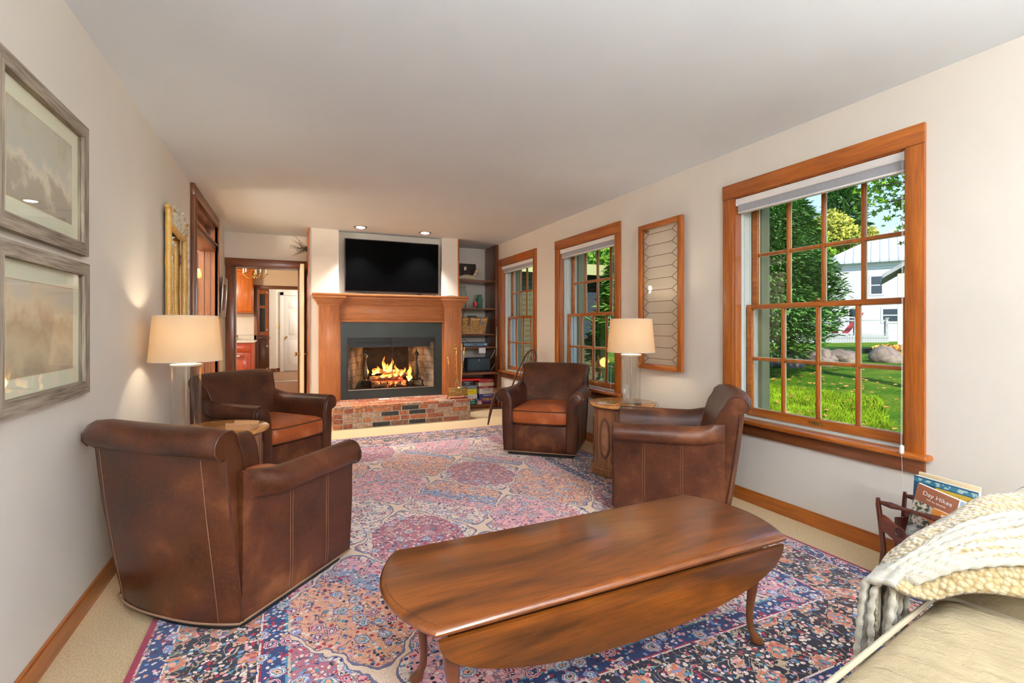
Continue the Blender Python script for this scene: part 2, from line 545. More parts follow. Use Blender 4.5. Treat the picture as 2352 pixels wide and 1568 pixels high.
# ================================================================ the room
XL, XR, YB, ZC = -0.788, 2.859, 7.36, 2.44
Y0 = -3.6
WT = .30                       # right wall thickness
WINS = {3: (1.38, 2.62), 2: (3.84, 5.10), 1: (5.595, 6.83)}
# floor and ceiling
struct(MB().box(XL-.3, XR+.0, Y0, 7.36, -.2, 0).build('floor', carpet_m, smooth=0))
struct(MB().box(-3.2, 3.2, Y0-.2, 16.2, ZC, ZC+.15).build('ceiling', ceil_paint, smooth=0))
struct(MB().box(-3.2, 3.2, 7.36, 11.9, -.2, .0).box(-3.2, 3.2, 11.9, 16.0, -.2, .002).build('floor_dining', carpet_dark, smooth=0))
# right wall with three window openings
b = MB()
ys = [Y0]
for k in (3, 2, 1):
    a, c = WINS[k][0]+.085, WINS[k][1]-.085
    b.box(XR, XR+WT, a, c, 0-.6, .555)
    b.box(XR, XR+WT, a, c, 2.115, ZC)
    b.box(XR, XR+WT, ys[-1], a, -.6, ZC)
    ys.append(c)
b.box(XR, XR+WT, ys[-1], 16, -.6, ZC)
struct(b.build('wall_right', wall_paint, smooth=0))
# left wall with the door opening (full height cased opening)
DO0, DO1 = 5.10, 6.52
b = MB()
b.box(XL-.18, XL, Y0, DO0, 0, ZC)
b.box(XL-.18, XL, DO1, 7.36+.12, 0, ZC)
b.box(XL-.18, XL, DO0, DO1, 2.36, ZC)
struct(b.build('wall_left', wall_paint, smooth=0))
struct(MB().box(XL-.3, XR+.2, Y0-.15, Y0, 0, ZC).build('wall_near', wall_paint, smooth=0))
# back wall with doorway
DX0, DX1 = -.675, .105
b = MB()
b.box(-3.2, DX0, YB, YB+.12, 0, ZC)
b.box(DX1, XR, YB, YB+.12, 0, ZC)
b.box(DX0, DX1, YB, YB+.12, 2.0, ZC)
struct(b.build('wall_back', wall_paint, smooth=0))
# chimney breast with television niche
NX0, NX1 = .559, 1.919
b = MB()
b.box(.214, NX0, 6.66, YB-.001, 0, ZC)
b.box(NX1, 2.150, 6.66, YB-.001, 0, ZC)
b.box(NX0, NX1, 6.66, YB-.001, 1.26, 1.62)
b.box(NX0, NX1, 6.78, YB-.001, 1.62, ZC)
struct(b.build('wall_chimney', wall_paint, smooth=0))
struct(MB().box(.196, .214, 6.645, YB-.002, 0, ZC-.001).build('trim_chimney', trim_z))
struct(MB().box(2.150, 2.168, 6.645, YB-.002, 0, ZC-.001).build('trim_alcove', trim_z))
# baseboards
def baseboard(name, x0, x1, y0, y1, mat):
    b = MB().box(x0, x1, y0, y1, 0, .078)
    cx = (x0+x1)/2
    b.box(x0+(.0 if x0 < 0 else .003), x1-(.003 if x0 < 0 else 0), y0, y1, .078, .088, .0015)
    return struct(b.build(name, mat))
baseboard('baseboard_left', XL, XL+.013, Y0, DO0-.115, trim_y)
baseboard('baseboard_right', XR-.013, XR, Y0, 6.74, trim_y)
# ---- windows
def make_window(k, group_label):
    y0, y1 = WINS[k]
    t = thing('window_%d' % k, group_label, 'window', (XR, 0, 0))
    t['kind'] = 'structure'
    CW, P = .085, .018
    # casing
    b = MB()
    b.box(-P, 0, y0, y0+CW, .555, 2.102, .002)
    b.box(-P, 0, y1-CW, y1, .555, 2.102, .002)
    b.build('casing', trim_z, t)
    MB().box(-P-.003, 0, y0-.001, y1+.001, 2.104, 2.203, .003).build('head_casing', trim_y, t)
    MB().box(-.062, .05, y0-.028, y1+.028, .538, .566, .009, seg=3).build('sill', trim_y, t)
    MB().box(-P, 0, y0, y1, .462, .537, .003).build('apron', dtrim_y, t)
    a, c = y0+CW, y1-CW
    # jamb: wooden liner then white tracks
    b = MB()
    for (p, q) in ((a, a+.010), (c-.010, c)):
        b.box(.0, .055, p, q, .56, 2.112)
    b.box(.0, .19, a, c, 2.098, 2.113)
    b.build('jamb', trim_z, t)
    b = MB()
    for s_, (p, q) in ((1, (a, a+.014)), (-1, (c-.014, c))):
        b.box(.056, .19, p, q, .56, 2.097)
        r = (a+.014, a+.024) if s_ == 1 else (c-.024, c-.014)
        b.box(.078, .086, r[0], r[1], .56, 2.097)
        b.box(.132, .139, r[0], r[1], .56, 2.097)
        b.box(.18, .19, r[0], r[1], .56, 2.097)
    b.box(.05, .24, a, c, .540, .572)
    b.build('jamb_track', vinyl_m, t)
    # exterior casing
    MB().box(.24, .32, a-.08, a+.03, .5, 2.2).box(.24, .32, c-.03, c+.08, .5, 2.2).box(.24, .32, a+.03, c-.03, 2.09, 2.2).build('outer_casing', MATS['olive_siding_trim'], t)
    def sash(x, z0, z1, nm, rail_b, rail_t):
        A, C = a+.026, c-.026
        SW = .040
        b = MB()
        b.box(x, x+.034, A, A+SW, z0, z1, .002)
        b.box(x, x+.034, C-SW, C, z0, z1, .002)
        b.box(x, x+.034, A+SW, C-SW, z0, z0+rail_b, .002)
        b.box(x, x+.034, A+SW, C-SW, z1-rail_t, z1, .002)
        o = b.build(nm, trim_y, t)
        gy0, gy1, gz0, gz1 = A+SW, C-SW, z0+rail_b, z1-rail_t
        m = MB()
        w = .0095
        for i in (1, 2, 3):
            yy = gy0+(gy1-gy0)*i/4
            m.box(x+.004, x+.030, yy-w, yy+w, gz0, gz1, .003)
        zz = (gz0+gz1)/2
        m.box(x+.0045, x+.0295, gy0, gy1, zz-w, zz+w, .003)
        m.build('muntin_grid', trim_z, o)
        g = MB()   # pale glazing bead outside each light
        for i in range(4):
            for j in range(2):
                u0, u1 = gy0+(gy1-gy0)*i/4+(w if i else 0), gy0+(gy1-gy0)*(i+1)/4-(w if i < 3 else 0)
                v0, v1 = (gz0, zz-w) if j == 0 else (zz+w, gz1)
                q = .0045
                g.box(x+.020, x+.026, u0, u0+q, v0, v1).box(x+.020, x+.026, u1-q, u1, v0, v1)
                g.box(x+.020, x+.026, u0, u1, v0, v0+q).box(x+.020, x+.026, u0, u1, v1-q, v1)
        g.build('glazing_bead', cream_m, o)
        MB().box(x+.0145, x+.0175, gy0, gy1, gz0, gz1).build('pane', pane_m, o)
        return o
    lo = sash(.092, .573, 1.352, 'lower_sash', .055, .030)
    sash(.145, 1.322, 2.096, 'upper_sash', .030, .045)
    m = (a+c)/2
    MB().box(.096, .122, m-.035, m+.035, 1.352, 1.362, .002).lathe(.108, m, [(.012, 1.362), (.011, 1.372), (.004, 1.376)], 12).build('sash_lock', brass_dark, t)
    MB().box(.086, .0925, m-.045, m+.045, .592, .614, .002).box(.082, .0865, m-.040, m+.040, .607, .613, .001).build('sash_lift', brass_dark, t)
    return t
plain('olive_siding_trim', (0.30, 0.29, 0.15), .7)
make_window(3, 'large double hung window nearest the sofa, orange stained casing')
make_window(2, 'double hung window in the middle of the right wall, beside the leaded glass panel')
make_window(1, 'double hung window farthest away, next to the built-in shelves')
def make_blind(k, label):
    y0, y1 = WINS[k]
    a, c = y0+.098, y1-.098
    t = thing('roller_blind', label, 'window blind', (XR, 0, 0), group='blinds rolled up at the tops of the windows')
    b = MB()
    prof = [(.004, 2.094), (.058, 2.094), (.058, 2.062), (.040, 2.052), (.012, 2.052), (.004, 2.062)]
    b.prism([(x, z) for x, z in prof], a, c, 'Y')
    b.box(.001, .060, a-.002, a+.004, 2.048, 2.096, .001).box(.001, .060, c-.004, c+.002, 2.048, 2.096, .001)
    b.build('head_rail', blindw_m, t)
    b = MB()
    b.prism([(.018, 2.052), (.044, 2.052), (.048, 2.03), (.046, 2.004), (.016, 2.004), (.013, 2.03)], a+.006, c-.006, 'Y')
    b.build('gathered_fabric', blind_m, t)
    MB().box(.012, .048, a+.005, c-.005, 1.992, 2.004, .003).build('bottom_rail', blindw_m, t)
    yc = a+.002
    b = MB().tube([(-.004, yc, 2.05), (-.030, yc-.012, 1.3), (-.070, yc-.029, .60)], .0008, 5).tube([(-.004, yc+.005, 2.05), (-.030, yc-.008, 1.3), (-.070, yc-.025, .60)], .0008, 5)
    b.build('cord', blindw_m, t)
    if k == 3:
        MB().lathe(-.070, yc-.028, [(.004, .605), (.010, .598), (.011, .570), (.009, .562), (.003, .560)], 12).tube([(-.070, yc-.028, .56), (-.055, yc-.03, .28), (-.03, yc-.03, .10)], .0010, 6).build('cord_tassel', white_m, t)
    return t
make_blind(3, 'grey blind rolled to the top of the large window by the sofa')
make_blind(2, 'grey blind rolled to the top of the middle window behind the lamp')
make_blind(1, 'grey blind rolled to the top of the window beside the shelves')
# ---- left door opening: casing, transom, deep jamb, open cream door
t = thing('door_1', 'cased doorway with transom light in the left wall', 'door', (XL, 0, 0))
t['kind'] = 'structure'
CW = .11
y0, y1 = DO0-CW, DO1+CW
b = MB()
b.box(0, .028, y0, DO0, 0, 2.335, .003).box(0, .028, DO1, y1, 0, 2.335, .003)
b.box(.0, .036, DO0-.012, DO0, 0, 2.33, .003).box(.0, .036, DO1, DO1+.012, 0, 2.33, .003)
b.build('casing', dtrim_z, t)
MB().box(0, .032, y0, y1, 2.336, 2.436, .003).build('head_casing', dtrim_y, t)
b = MB()
b.box(-.18, 0, DO0, DO0+.022, 0, 2.336).box(-.18, 0, DO1-.022, DO1, 0, 2.336).box(-.18, 0, DO0, DO1, 2.315, 2.336)
b.box(-.125, -.105, DO1-.034, DO1-.022, 0, 2.05).box(-.06, -.045, DO1-.030, DO1-.022, 0, 2.315)
b.build('jamb', dtrim_z, t)
b = MB()
b.box(-.16, .012, DO0+.022, DO1-.022, 2.055, 2.125, .003).box(-.03, .03, DO0+.01, DO1-.01, 2.115, 2.135, .003)
b.box(-.11, -.075, DO0+.022, DO0+.07, 2.125, 2.315).box(-.11, -.075, DO1-.07, DO1-.022, 2.125, 2.315)
b.box(-.11, -.075, DO0+.07, DO1-.07, 2.125, 2.165).box(-.11, -.075, DO0+.07, DO1-.07, 2.275, 2.315)
b.build('transom_frame', dtrim_y, t)
MB().box(-.095, -.091, DO0+.07, DO1-.07, 2.165, 2.275).build('transom_pane', pane_m, t)
MB().box(-.98, -.185, DO1-.07, DO1-.03, .01, 2.045, .003).build('door_leaf', cream_m, t)
b = MB()
for z in (1.80, .3):
    b.box(-.176, -.128, DO1-.027, DO1-.0215, z-.055, z+.055, .002).tube([(-.178, DO1-.030, z-.058), (-.178, DO1-.030, z+.058)], .007, 8)
b.build('hinge', brass_m, t)
# room behind that door: a plain lit wall
struct(MB().box(-2.3, -2.2, 4.2, 7.36, 0, ZC).box(-2.3, XL-.18, 4.1, 4.2, 0, ZC).build('wall_side_hall', wall_white, smooth=0))
struct(MB().box(-3.2, XL-.3, 3.9, 7.36, -.2, 0).build('floor_side_hall', carpet_m, smooth=0))
# ---- doorway in the back wall with glazed door standing open
t = thing('door_2', 'cased doorway left of the fireplace with a cream glazed door standing open', 'door', (0, YB, 0))
t['kind'] = 'structure'
b = MB()
b.box(-.775, DX0, -.022, 0, 0, 2.0, .003).box(DX1, .194, -.022, 0, 0, 2.0, .003)
b.build('casing', dtrim_z, t)
MB().box(-.78, .194, -.026, 0, 2.0, 2.10, .003).build('head_casing', dtrim_x, t)
MB().box(DX0, DX0+.018, 0, .12, 0, 2.0).box(DX1-.018, DX1, 0, .12, 0, 2.0).box(DX0, DX1, 0, .12, 1.984, 2.0).build('jamb', dtrim_z, t)
dl = MB()
x0, x1 = .109, .151
dy0, dy1 = 6.655-YB, -.03
st = .09
dl.box(x0, x1, dy0, dy0+st, .01, 1.985, .002).box(x0, x1, dy1-st, dy1, .01, 1.985, .002)
dl.box(x0, x1, dy0+st, dy1-st, .01, .24).box(x0, x1, dy0+st, dy1-st, 1.88, 1.985)
for i in range(1, 5):
    z = .24+(1.88-.24)*i/5
    dl.box(x0+.008, x1-.008, dy0+st, dy1-st, z-.012, z+.012)
ym = (dy0+dy1)/2
dl.box(x0+.008, x1-.008, ym-.012, ym+.012, .24, 1.88)
leaf = dl.build('door_leaf', cream_m, t)
MB().box(.128, .132, dy0+st, dy1-st, .24, 1.88).build('pane', pane_m, leaf)
b = MB()
for s_ in (-1, 1):
    xx = x0 if s_ < 0 else x1
    M = Matrix.Translation((xx, dy0+.055, .86)) @ Matrix.Rotation(s_*PI/2, 4, 'Y')
    b.lathe(0, 0, [(.022, 0), (.020, .006), (.007, .010), (.007, .034), (.020, .040), (.027, .052), (.022, .064), (.008, .068)], 16, M=M)
b.box(x0-.002, x0, dy0+.035, dy0+.075, .74, .93)
b.build('door_knob', brass_dark, leaf)
# ---- dining room, kitchen corner and hall seen through the doorway
b = MB()
FY = 11.9
b.box(-3.2, -.655, FY, FY+.12, 0, ZC).box(.35, XR, FY, FY+.12, 0, ZC).box(-.655, .35, FY, FY+.12, 2.03, ZC)
b.box(-3.3, -3.2, 7.36, FY, 0, ZC)
struct(b.build('wall_dining', plain('dining_paint', (0.84, 0.68, 0.50), .7), smooth=0))
struct(MB().box(-3.2, 3.2, 15.2, 15.3, 0, ZC).box(-3.2, -3.1, FY+.12, 15.2, 0, ZC).build('wall_hall', wall_white, smooth=0))
t = thing('door_3', 'cased opening at the far end of the dining room', 'door', (0, FY, 0))
t['kind'] = 'structure'
MB().box(-.722, -.655, -.02, 0, 0, 2.03, .003).box(.35, .42, -.02, 0, 0, 2.03, .003).box(-.655, -.645, 0, .12, 0, 2.03).build('casing', dtrim_z, t)
MB().box(-.74, .43, -.022, 0, 2.03, 2.10, .003).build('head_casing', dtrim_x, t)
MB().box(-.655, .35, -.02, .14, .0, .012, .002).build('threshold', steel_m, t)
# hall partition, white door
struct(MB().box(-.52, -.36, 14.55, 14.7, 0, ZC).box(-.52, -.42, 14.7, 15.2, 0, ZC).box(-.36, 3.0, 14.70, 14.8, 0, ZC).build('wall_hall_end', wall_white, smooth=0))
t = thing('door_4', 'white six panel door at the end of the hall', 'door', (-.17, 14.66, 0))
t['kind'] = 'structure'
MB().box(0, .80, 0, .04, .02, 2.05, .003).build('door_leaf', white_m, t)
b = MB()
for (pa, pb) in ((.11, .35), (.45, .69)):
    for (za, zb) in ((1.70, 1.92), (.98, 1.60), (.18, .86)):
        b.box(pa, pb, -.004, .0, za, zb, .002).box(pa+.03, pb-.03, -.010, -.004, za+.03, zb-.03, .003)
b.build('raised_panel', white_m, t)
MB().box(-.10, -.005, -.015, .02, 0, 2.15, .004).box(-.10, .9, -.015, .02, 2.06, 2.15, .004).build('casing', white_m, t)
M = Matrix.Translation((.065, -.002, .94)) @ Matrix.Rotation(PI/2, 4, 'X')
MB().lathe(0, 0, [(.028, 0), (.026, .008), (.01, .012), (.01, .03), (.028, .04), (.030, .055), (.018, .066)], 16, M=M).build('door_knob', brass_m, t)
struct(MB().box(-.36, -.27, 14.686, 14.699, 0, .10).box(-.52, -.36, 14.535, 14.549, 0, .10).build('baseboard_hall', dtrim_x))
s = thing('light_switch', 'ivory double light switch plate on the far hall wall', 'light switch', (-.315, 14.698, 1.22))
MB().box(-.055, .055, -.008, 0, -.06, .06, .003).build('switch_plate', cream_m, s)
MB().box(-.028, -.016, -.016, -.007, -.014, .014, .002).build('toggle', white_m, s)
MB().box(.016, .028, -.016, -.007, -.014, .014, .002).build('toggle', white_m, s)
# hutch
h = thing('corner_hutch', 'dark red wooden hutch with a glazed upper door, seen through two doorways', 'cabinet', (-.66, 12.25, 0))
MB().box(-.35, .215, .02, .5, .0, 2.08).box(-.36, .225, .0, .5, 0, .08, .004).box(-.36, .225, 0, .5, .93, .99, .004).build('body', cab_red if False else dtrim_z, h)
d = MB().box(.135, .195, 0, .02, 1.02, 2.02, .003).box(-.02, .03, 0, .02, 1.02, 2.02, .003).box(.03, .135, 0, .02, 1.02, 1.10).box(.03, .135, 0, .02, 1.94, 2.02).box(.03, .135, 0, .02, 1.62, 1.68).build('door', cab_m, h)
MB().box(.03, .135, .008, .012, 1.10, 1.94).build('pane', plain('dark_cabinet_glass', (.05, .07, .07), .08), d)
for z in (1.14, 1.97): MB().lathe(.17, -.012, [(.001, z-.02), (.016, z-.015), (.019, z), (.016, z+.015), (.001, z+.02)], 12).build('knob', cream_m, d)
d = MB().box(-.02, .195, 0, .02, .10, .90, .003).box(.02, .155, -.008, 0, .16, .84, .003).build('door', dtrim_z, h)
for z in (.78, .28): MB().lathe(.175, -.018, [(.001, z-.02), (.016, z-.015), (.019, z), (.016, z+.015), (.001, z+.02)], 12).build('knob', cream_m, d)
# kitchen wall cabinet
k = thing('wall_cabinet', 'orange wooden wall cabinet beyond the open glazed door', 'cabinet', (-.72, FY, 0))
MB().box(-1.2, 0, -.36, -.001, 1.50, 2.36, .003).box(-1.22, .015, -.38, -.001, 2.36, 2.40, .006).build('body', cab_m, k)
for i in range(2):
    xa = -.40-i*.42
    d = MB().box(xa, xa+.385, -.38, -.361, 1.53, 2.33, .003).build('door', cab_m, k)
    MB().box(xa+.06, xa+.325, -.386, -.381, 1.60, 2.26, .004).build('raised_panel', cab_m, d)
# base cabinet and sink
k = thing('base_cabinet', 'red-brown kitchen base cabinet with a white sink counter', 'cabinet', (-.69, FY, 0))
MB().box(-1.2, 0, -.60, -.001, .0, .88, .003).build('body', cab_red, k)
MB().box(-1.2, -.05, -.618, -.601, .69, .85, .003).build('drawer', cab_red, k)
d = MB().box(-.42, -.05, -.618, -.601, .06, .66, .003).build('door', cab_red, k)
MB().box(-.37, -.10, -.624, -.619, .12, .60, .004).build('raised_panel', cab_red, d)
MB().box(-1.2, .02, -.63, -.001, .885, .925, .006).box(-1.2, .02, -.02, -.001, .925, 1.03, .003).build('counter', white_m, k)
MB().tube([(-.33, -.12, .925), (-.33, -.12, 1.01), (-.33, -.2, 1.03), (-.33, -.24, .99)], .012, 8).build('faucet', steel_m, k)
MB().box(-.42, -.34, -.66, -.62, .60, .64, .005).tube([(-.38, -.66, .62), (-.24, -.70, .62), (-.2, -.66, .62)], .014, 8).build('towel_bar', steel_m, k)
MB().box(-1.2, -.03, -.012, -.001, 1.035, 1.49).build('backsplash_panel', white_m, k)
# chandelier in the dining room
c = thing('chandelier', 'small brass chandelier with white candle sleeves seen through the doorway', 'chandelier', (-.565, 9.5, 0))
MB().tube([(0, 0, 2.10), (0, 0, 2.438)], .006, 8).lathe(0, 0, [(.001, 2.02), (.012, 2.03), (.018, 2.06), (.008, 2.09), (.014, 2.12), (.006, 2.15)], 12).lathe(0, 0, [(.05, 2.438), (.045, 2.425), (.01, 2.41)], 16).build('stem', brass_dark, c)
for i in range(5):
    a = 2*PI*i/5+.25
    ca, sa = math.cos(a), math.sin(a)
    arm = MB().tube([(ca*r, sa*r, z) for r, z in ((.01, 2.08), (.05, 2.045), (.10, 2.035), (.15, 2.06), (.185, 2.105))], .005, 8).lathe(ca*.185, sa*.185, [(.006, 2.105), (.032, 2.113), (.034, 2.117), (.01, 2.118)], 12).build('arm', brass_m, c)
    MB().lathe(ca*.185, sa*.185, [(.012, 2.118), (.012, 2.20), (.008, 2.205)], 12).build('candle_sleeve', white_m, arm)
point_light('dining_fill_light', (-1.9, 9.2, 2.1), 95, .15, (1, .80, .58))  # unseen fill light added for the dining room
point_light('hall_fill_light', (.9, 13.4, 2.1), 60, .15, (1, .88, .74))  # unseen lamp put in to light the hall
point_light('side_hall_fill_light', (-1.6, 5.4, 2.1), 80, .12, (1, .85, .66))  # unseen, added to brighten the far end through the left doorway
# ---- ceiling downlights over the mantel
for i, (x, y) in enumerate(((.79, 6.35), (1.61, 6.38))):
    t = thing('downlight', 'round recessed ceiling light above the mantel, %s one of the two' % ('left' if i == 0 else 'right'), 'ceiling light', (x, y, ZC), group='recessed lights over the fireplace')
    MB().lathe(0, 0, [(.055, -.001), (.055, -.006), (.075, -.008), (.082, -.004), (.082, 0)], 32, cap=False).build('trim_ring', steel_m, t)
    MB().lathe(0, 0, [(.054, -.004), (.050, -.010), (.03, -.016), (.001, -.018)], 24, cap=True).build('lens', can_m, t)
    d = bpy.data.lights.new('downlight_lamp', 'SPOT')
    d.energy = 80
    d.spot_size = math.radians(95)
    d.spot_blend = .6
    d.shadow_soft_size = .05
    d.color = (1, .97, .93)
    o = bpy.data.objects.new('downlight_lamp', d)
    o.location = (x, y, ZC-.03)
    COL.objects.link(o)
# ---- unseen floor lamps added behind the camera, tilted up to brighten the room
for i, (x, y, w) in enumerate(((.25, -1.0, 600), (1.95, -1.0, 260))):
    t = thing('fill_floor_lamp', 'added fill lamp, tall and black with tilted reflector head, behind the %s end of the sofa' % ('left' if i == 0 else 'right'), 'floor lamp', (x, y, 0), group='fill lamps added behind the sofa')
    MB().lathe(0, 0, [(.14, 0), (.14, .015), (.03, .03)], 32).build('base', black_m, t)
    MB().lathe(0, 0, [(.012, .03), (.012, 1.66)], 12).build('pole', black_m, t)
    dv = Vector((.05 if i == 0 else -.05, .42, .90)).normalized()
    M = Matrix.Translation((0, 0, 1.70)) @ dv.to_track_quat('Z', 'Y').to_matrix().to_4x4()
    MB().lathe(0, 0, [(.0, -.04), (.05, -.035), (.10, .0), (.14, .06), (.135, .06), (.095, .005), (.045, -.028), (.0, -.03)], 32, cap=False, M=M).build('reflector_head', steel_m, t)
    d = bpy.data.lights.new('reflector_fill', 'SPOT')
    d.energy = w
    d.spot_size = math.radians(128)
    d.spot_blend = 1.0
    d.shadow_soft_size = .13
    d.color = (.93, .97, 1)
    o = bpy.data.objects.new('reflector_fill', d)
    o.location = Vector((x, y, 1.70))+dv*.07
    o.rotation_euler = (-dv).to_track_quat('Z', 'Y').to_euler()
    COL.objects.link(o)
# ---- unseen ceiling globes added behind the camera to fill the room with light
for i, (x, y) in enumerate(((1.05, -1.9), (1.05, -3.0))):
    t = thing('fill_ceiling_globe', ('added white fill globe on the ceiling nearer the back of the sofa' if i == 0 else 'added white fill globe on the ceiling by the near wall'), 'ceiling light', (x, y, ZC), group='fill globes added in the near half of the room')
    MB().lathe(0, 0, [(.07, 0), (.07, -.015), (.02, -.025), (.02, -.07)], 24).build('canopy', brass_m, t)
    MB().lathe(0, 0, [(.03, -.07)]+[(.15*math.sin(a), -.215+.15*math.cos(a)) for a in [PI*k/12 for k in range(1, 12)]]+[(.002, -.365)], 32).build('globe', fill_globe_m, t)
# ================================================================ fireplace
HY0, HX0, HX1, HZ = 6.065, .453, 2.132, .265
t = thing('brick_hearth', 'raised hearth of reclaimed red and black bricks under the fireplace', 'hearth', (0, 0, 0))
t['kind'] = 'structure'
MB().box(HX0+.006, HX1-.006, HY0+.006, 6.66, 0, HZ-.006).build('mortar_bed', mortar_m, t)
rng = random.Random(3)
b = MB()
lay = b.bm.faces.layers.float.new('tone')
def brick(b, x0, x1, y0, y1, z0, z1, tone=None):
    b.box(x0, x1, y0+rng.uniform(-.002, .002), y1, z0, z1, .004)
    tv = (rng.random() if tone is None else tone)+.001
    for f in b.bm.faces:
        if f[lay] == 0: f[lay] = tv
rows = 4
rh = (HZ-.03)/rows
for r in range(rows-1, -1, -1):
    z0 = r*rh+.006
    x = HX0+(0 if r % 2 else -.11)
    if r == 3: x = HX0-.1
    while x < HX1-.01:
        w = rng.choice((.205, .205, .205, .10))
        a, c = max(x, HX0), min(x+w, HX1)
        if c-a > .03: brick(b, a, c, HY0, HY0+.09, z0, z0+rh-.010, .87 if rng.random() < .08 else None)
        x += w+.014
    y = HY0+.10+(r % 2)*.05
    while y < 6.62:
        c = min(y+.2, 6.655)
        for (a, q) in ((HX0, HX0+.08), (HX1-.08, HX1)): brick(b, a, q, y, c, z0, z0+rh-.010)
        y += .212
# top course laid on the flat
y = HY0-.004
k = 0
while y < 6.64:
    x = HX0-.004-(k % 2)*.1
    while x < HX1:
        a, c = max(x, HX0-.004), min(x+.2, HX1+.004)
        if c-a > .02: brick(b, a, c, y, min(y+.092, 6.659), HZ-.03, HZ, rng.choice((.05, .3, .5, .6, .45, .95)))
        x += .212
    y += .103
    k += 1
b.build('bricks', brick_m, t)
# mantelpiece
t = thing('fireplace_mantel', 'oak mantelpiece with stepped crown and square pilasters around the fireplace', 'mantelpiece', (0, 0, 0))
def crown(b, x0, x1, yf, steps, ret=True):
    for (dz0, dz1, out) in steps:
        b.box(x0-(out if ret else 0), x1+(out if ret else 0), yf-out, 6.66, dz0, dz1, .004)
PY = 6.56
for (x0, x1) in ((.318, .560), (1.928, 2.175)):
    p = MB().box(x0, x1, PY, 6.66, HZ+.001 if x0 > 1 else HZ+.001, 1.50, .003).build('pilaster', mantel_z, t)
    if x0 < 1: MB().box(x0, HX0-.002, PY, 6.66, 0, HZ, .002).build('pilaster_foot', mantel_z, p)
    b = MB()
    crown(b, x0, x1, PY, [(1.470, 1.488, .010), (1.488, 1.505, .020), (1.505, 1.522, .030), (1.522, 1.540, .042), (1.540, 1.558, .055), (1.558, 1.592, .072)])
    b.build('capital', mantel_x, p)
MB().box(.560, 1.928, 6.605, 6.66, 1.285, 1.50, .002).build('frieze', mantel_x, t)
b = MB()
crown(b, .560, 1.928, 6.60, [(1.262, 1.285, .012)], False)
b.box(.560, .578, 6.60, 6.66, HZ+.001, 1.262, .002).box(1.910, 1.928, 6.60, 6.66, HZ+.001, 1.262, .002)
b.build('inner_moulding', mantel_x, t)
b = MB()
crown(b, .560, 1.928, 6.60, [(1.488, 1.505, .020), (1.505, 1.522, .032), (1.522, 1.540, .045), (1.540, 1.558, .060), (1.558, 1.590, .078)], False)
b.build('crown_moulding', mantel_x, t)
MB().box(.238, 2.255, 6.485, 6.66, 1.592, 1.620, .006).build('shelf', mantel_x, t)
# firebox insert
t = thing('fireplace_insert', 'black metal fireplace insert with glass doors and a burning log fire', 'fireplace', (0, 0, 0))
OX0, OX1, OZ0, OZ1 = .668, 1.800, .385, 1.050
b = MB()
b.box(.579, OX0, 6.630, 6.66, HZ+.001, 1.261).box(OX1, 1.909, 6.630, 6.66, HZ+.001, 1.261)
b.box(OX0, OX1, 6.630, 6.66, HZ+.001, OZ0).box(OX0, OX1, 6.630, 6.66, OZ1, 1.261)
b.build('surround', surround_m, t)
MB().box(OX0-.012, OX0, 6.622, 6.63, OZ0-.012, OZ1+.012).box(OX1, OX1+.012, 6.622, 6.63, OZ0-.012, OZ1+.012).box(OX0, OX1, 6.622, 6.63, OZ1, OZ1+.012).box(OX0, OX1, 6.622, 6.63, OZ0-.012, OZ0).build('opening_rim', black_m, t)
MB().box(OX0, OX1, 6.618, 6.626, OZ0-.004, OZ0+.006).build('door_track', steel_m, t)
b = MB().box(1.222, 1.236, 6.628, 6.64, OZ1-.11, OZ1).box(1.232, 1.24, 6.634, 6.64, OZ0, OZ1-.1)
b.build('door_stile', iron_m, t)
b = MB().box(OX0, OX1, 6.66, 6.74, 1.0, 1.06).box(OX0+.0, OX1, 6.72, 6.76, .93, 1.0)
b.build('hood', black_m, t)
# refractory lining, splayed sides
bx0, bx1, by = .92, 1.55, 7.12
MB().loft([[(OX0, 6.66, OZ0-.02), (OX0, 6.66, 1.0)], [(OX0+.01, 6.68, OZ0-.02), (OX0+.01, 6.68, 1.0)], [(bx0, by, OZ0-.02), (bx0, by, 1.0)]], False, False).build('side_panel', firebrick_m, t, fixn=False)
MB().loft([[(OX1, 6.66, OZ0-.02), (OX1, 6.66, 1.0)], [(OX1-.01, 6.68, OZ0-.02), (OX1-.01, 6.68, 1.0)], [(bx1, by, OZ0-.02), (bx1, by, 1.0)]], False, False).build('side_panel', firebrick_m, t, fixn=False)
MB().box(bx0-.02, bx1+.02, by, by+.02, OZ0-.02, 1.05).box(OX0, OX1, 6.76, by, 1.0, 1.02).build('back_panel', soot_m, t)
MB().box(OX0-.01, OX1+.01, 6.66, by, OZ0-.03, OZ0-.005).build('firebox_floor', soot_m, t)
def andiron(x, y, mat):
    a = thing('andiron', 'turned iron andiron standing at the %s end of the log fire' % ('left' if x < 1.2 else 'right'), 'andiron', (x, y, OZ0-.004), group='pair of andirons in the firebox')
    MB().lathe(0, 0, [(.010, .09), (.022, .11), (.012, .13), (.030, .155), (.034, .19), (.020, .30), (.010, .37), (.020, .385), (.008, .395), (.014, .41), (.030, .43), (.033, .455), (.022, .475), (.008, .485), (.010, .50), (.001, .52)], 16).build('post', mat, a)
    for s_ in (-1, 1):
        MB().tube([(0, 0, .10), (s_*.05, 0, .11), (s_*.085, 0, .075), (s_*.080, 0, .03), (s_*.10, 0, .0)], [.012, .012, .011, .010, .013], 8).build('leg', mat, a)
    MB().tube([(0, 0, .10), (0, .15, .08), (0, .3, .07), (0, .31, 0)], .009, 8).build('log_rest', mat, a)
andiron(.905, 6.76, plain('bright_iron', (.10, .09, .075), .35, metal=.8))
andiron(1.585, 6.76, iron_m)
gr = thing('fire_grate', 'black iron grate carrying the burning logs', 'grate', (1.23, 6.88, OZ0-.004))
b = MB()
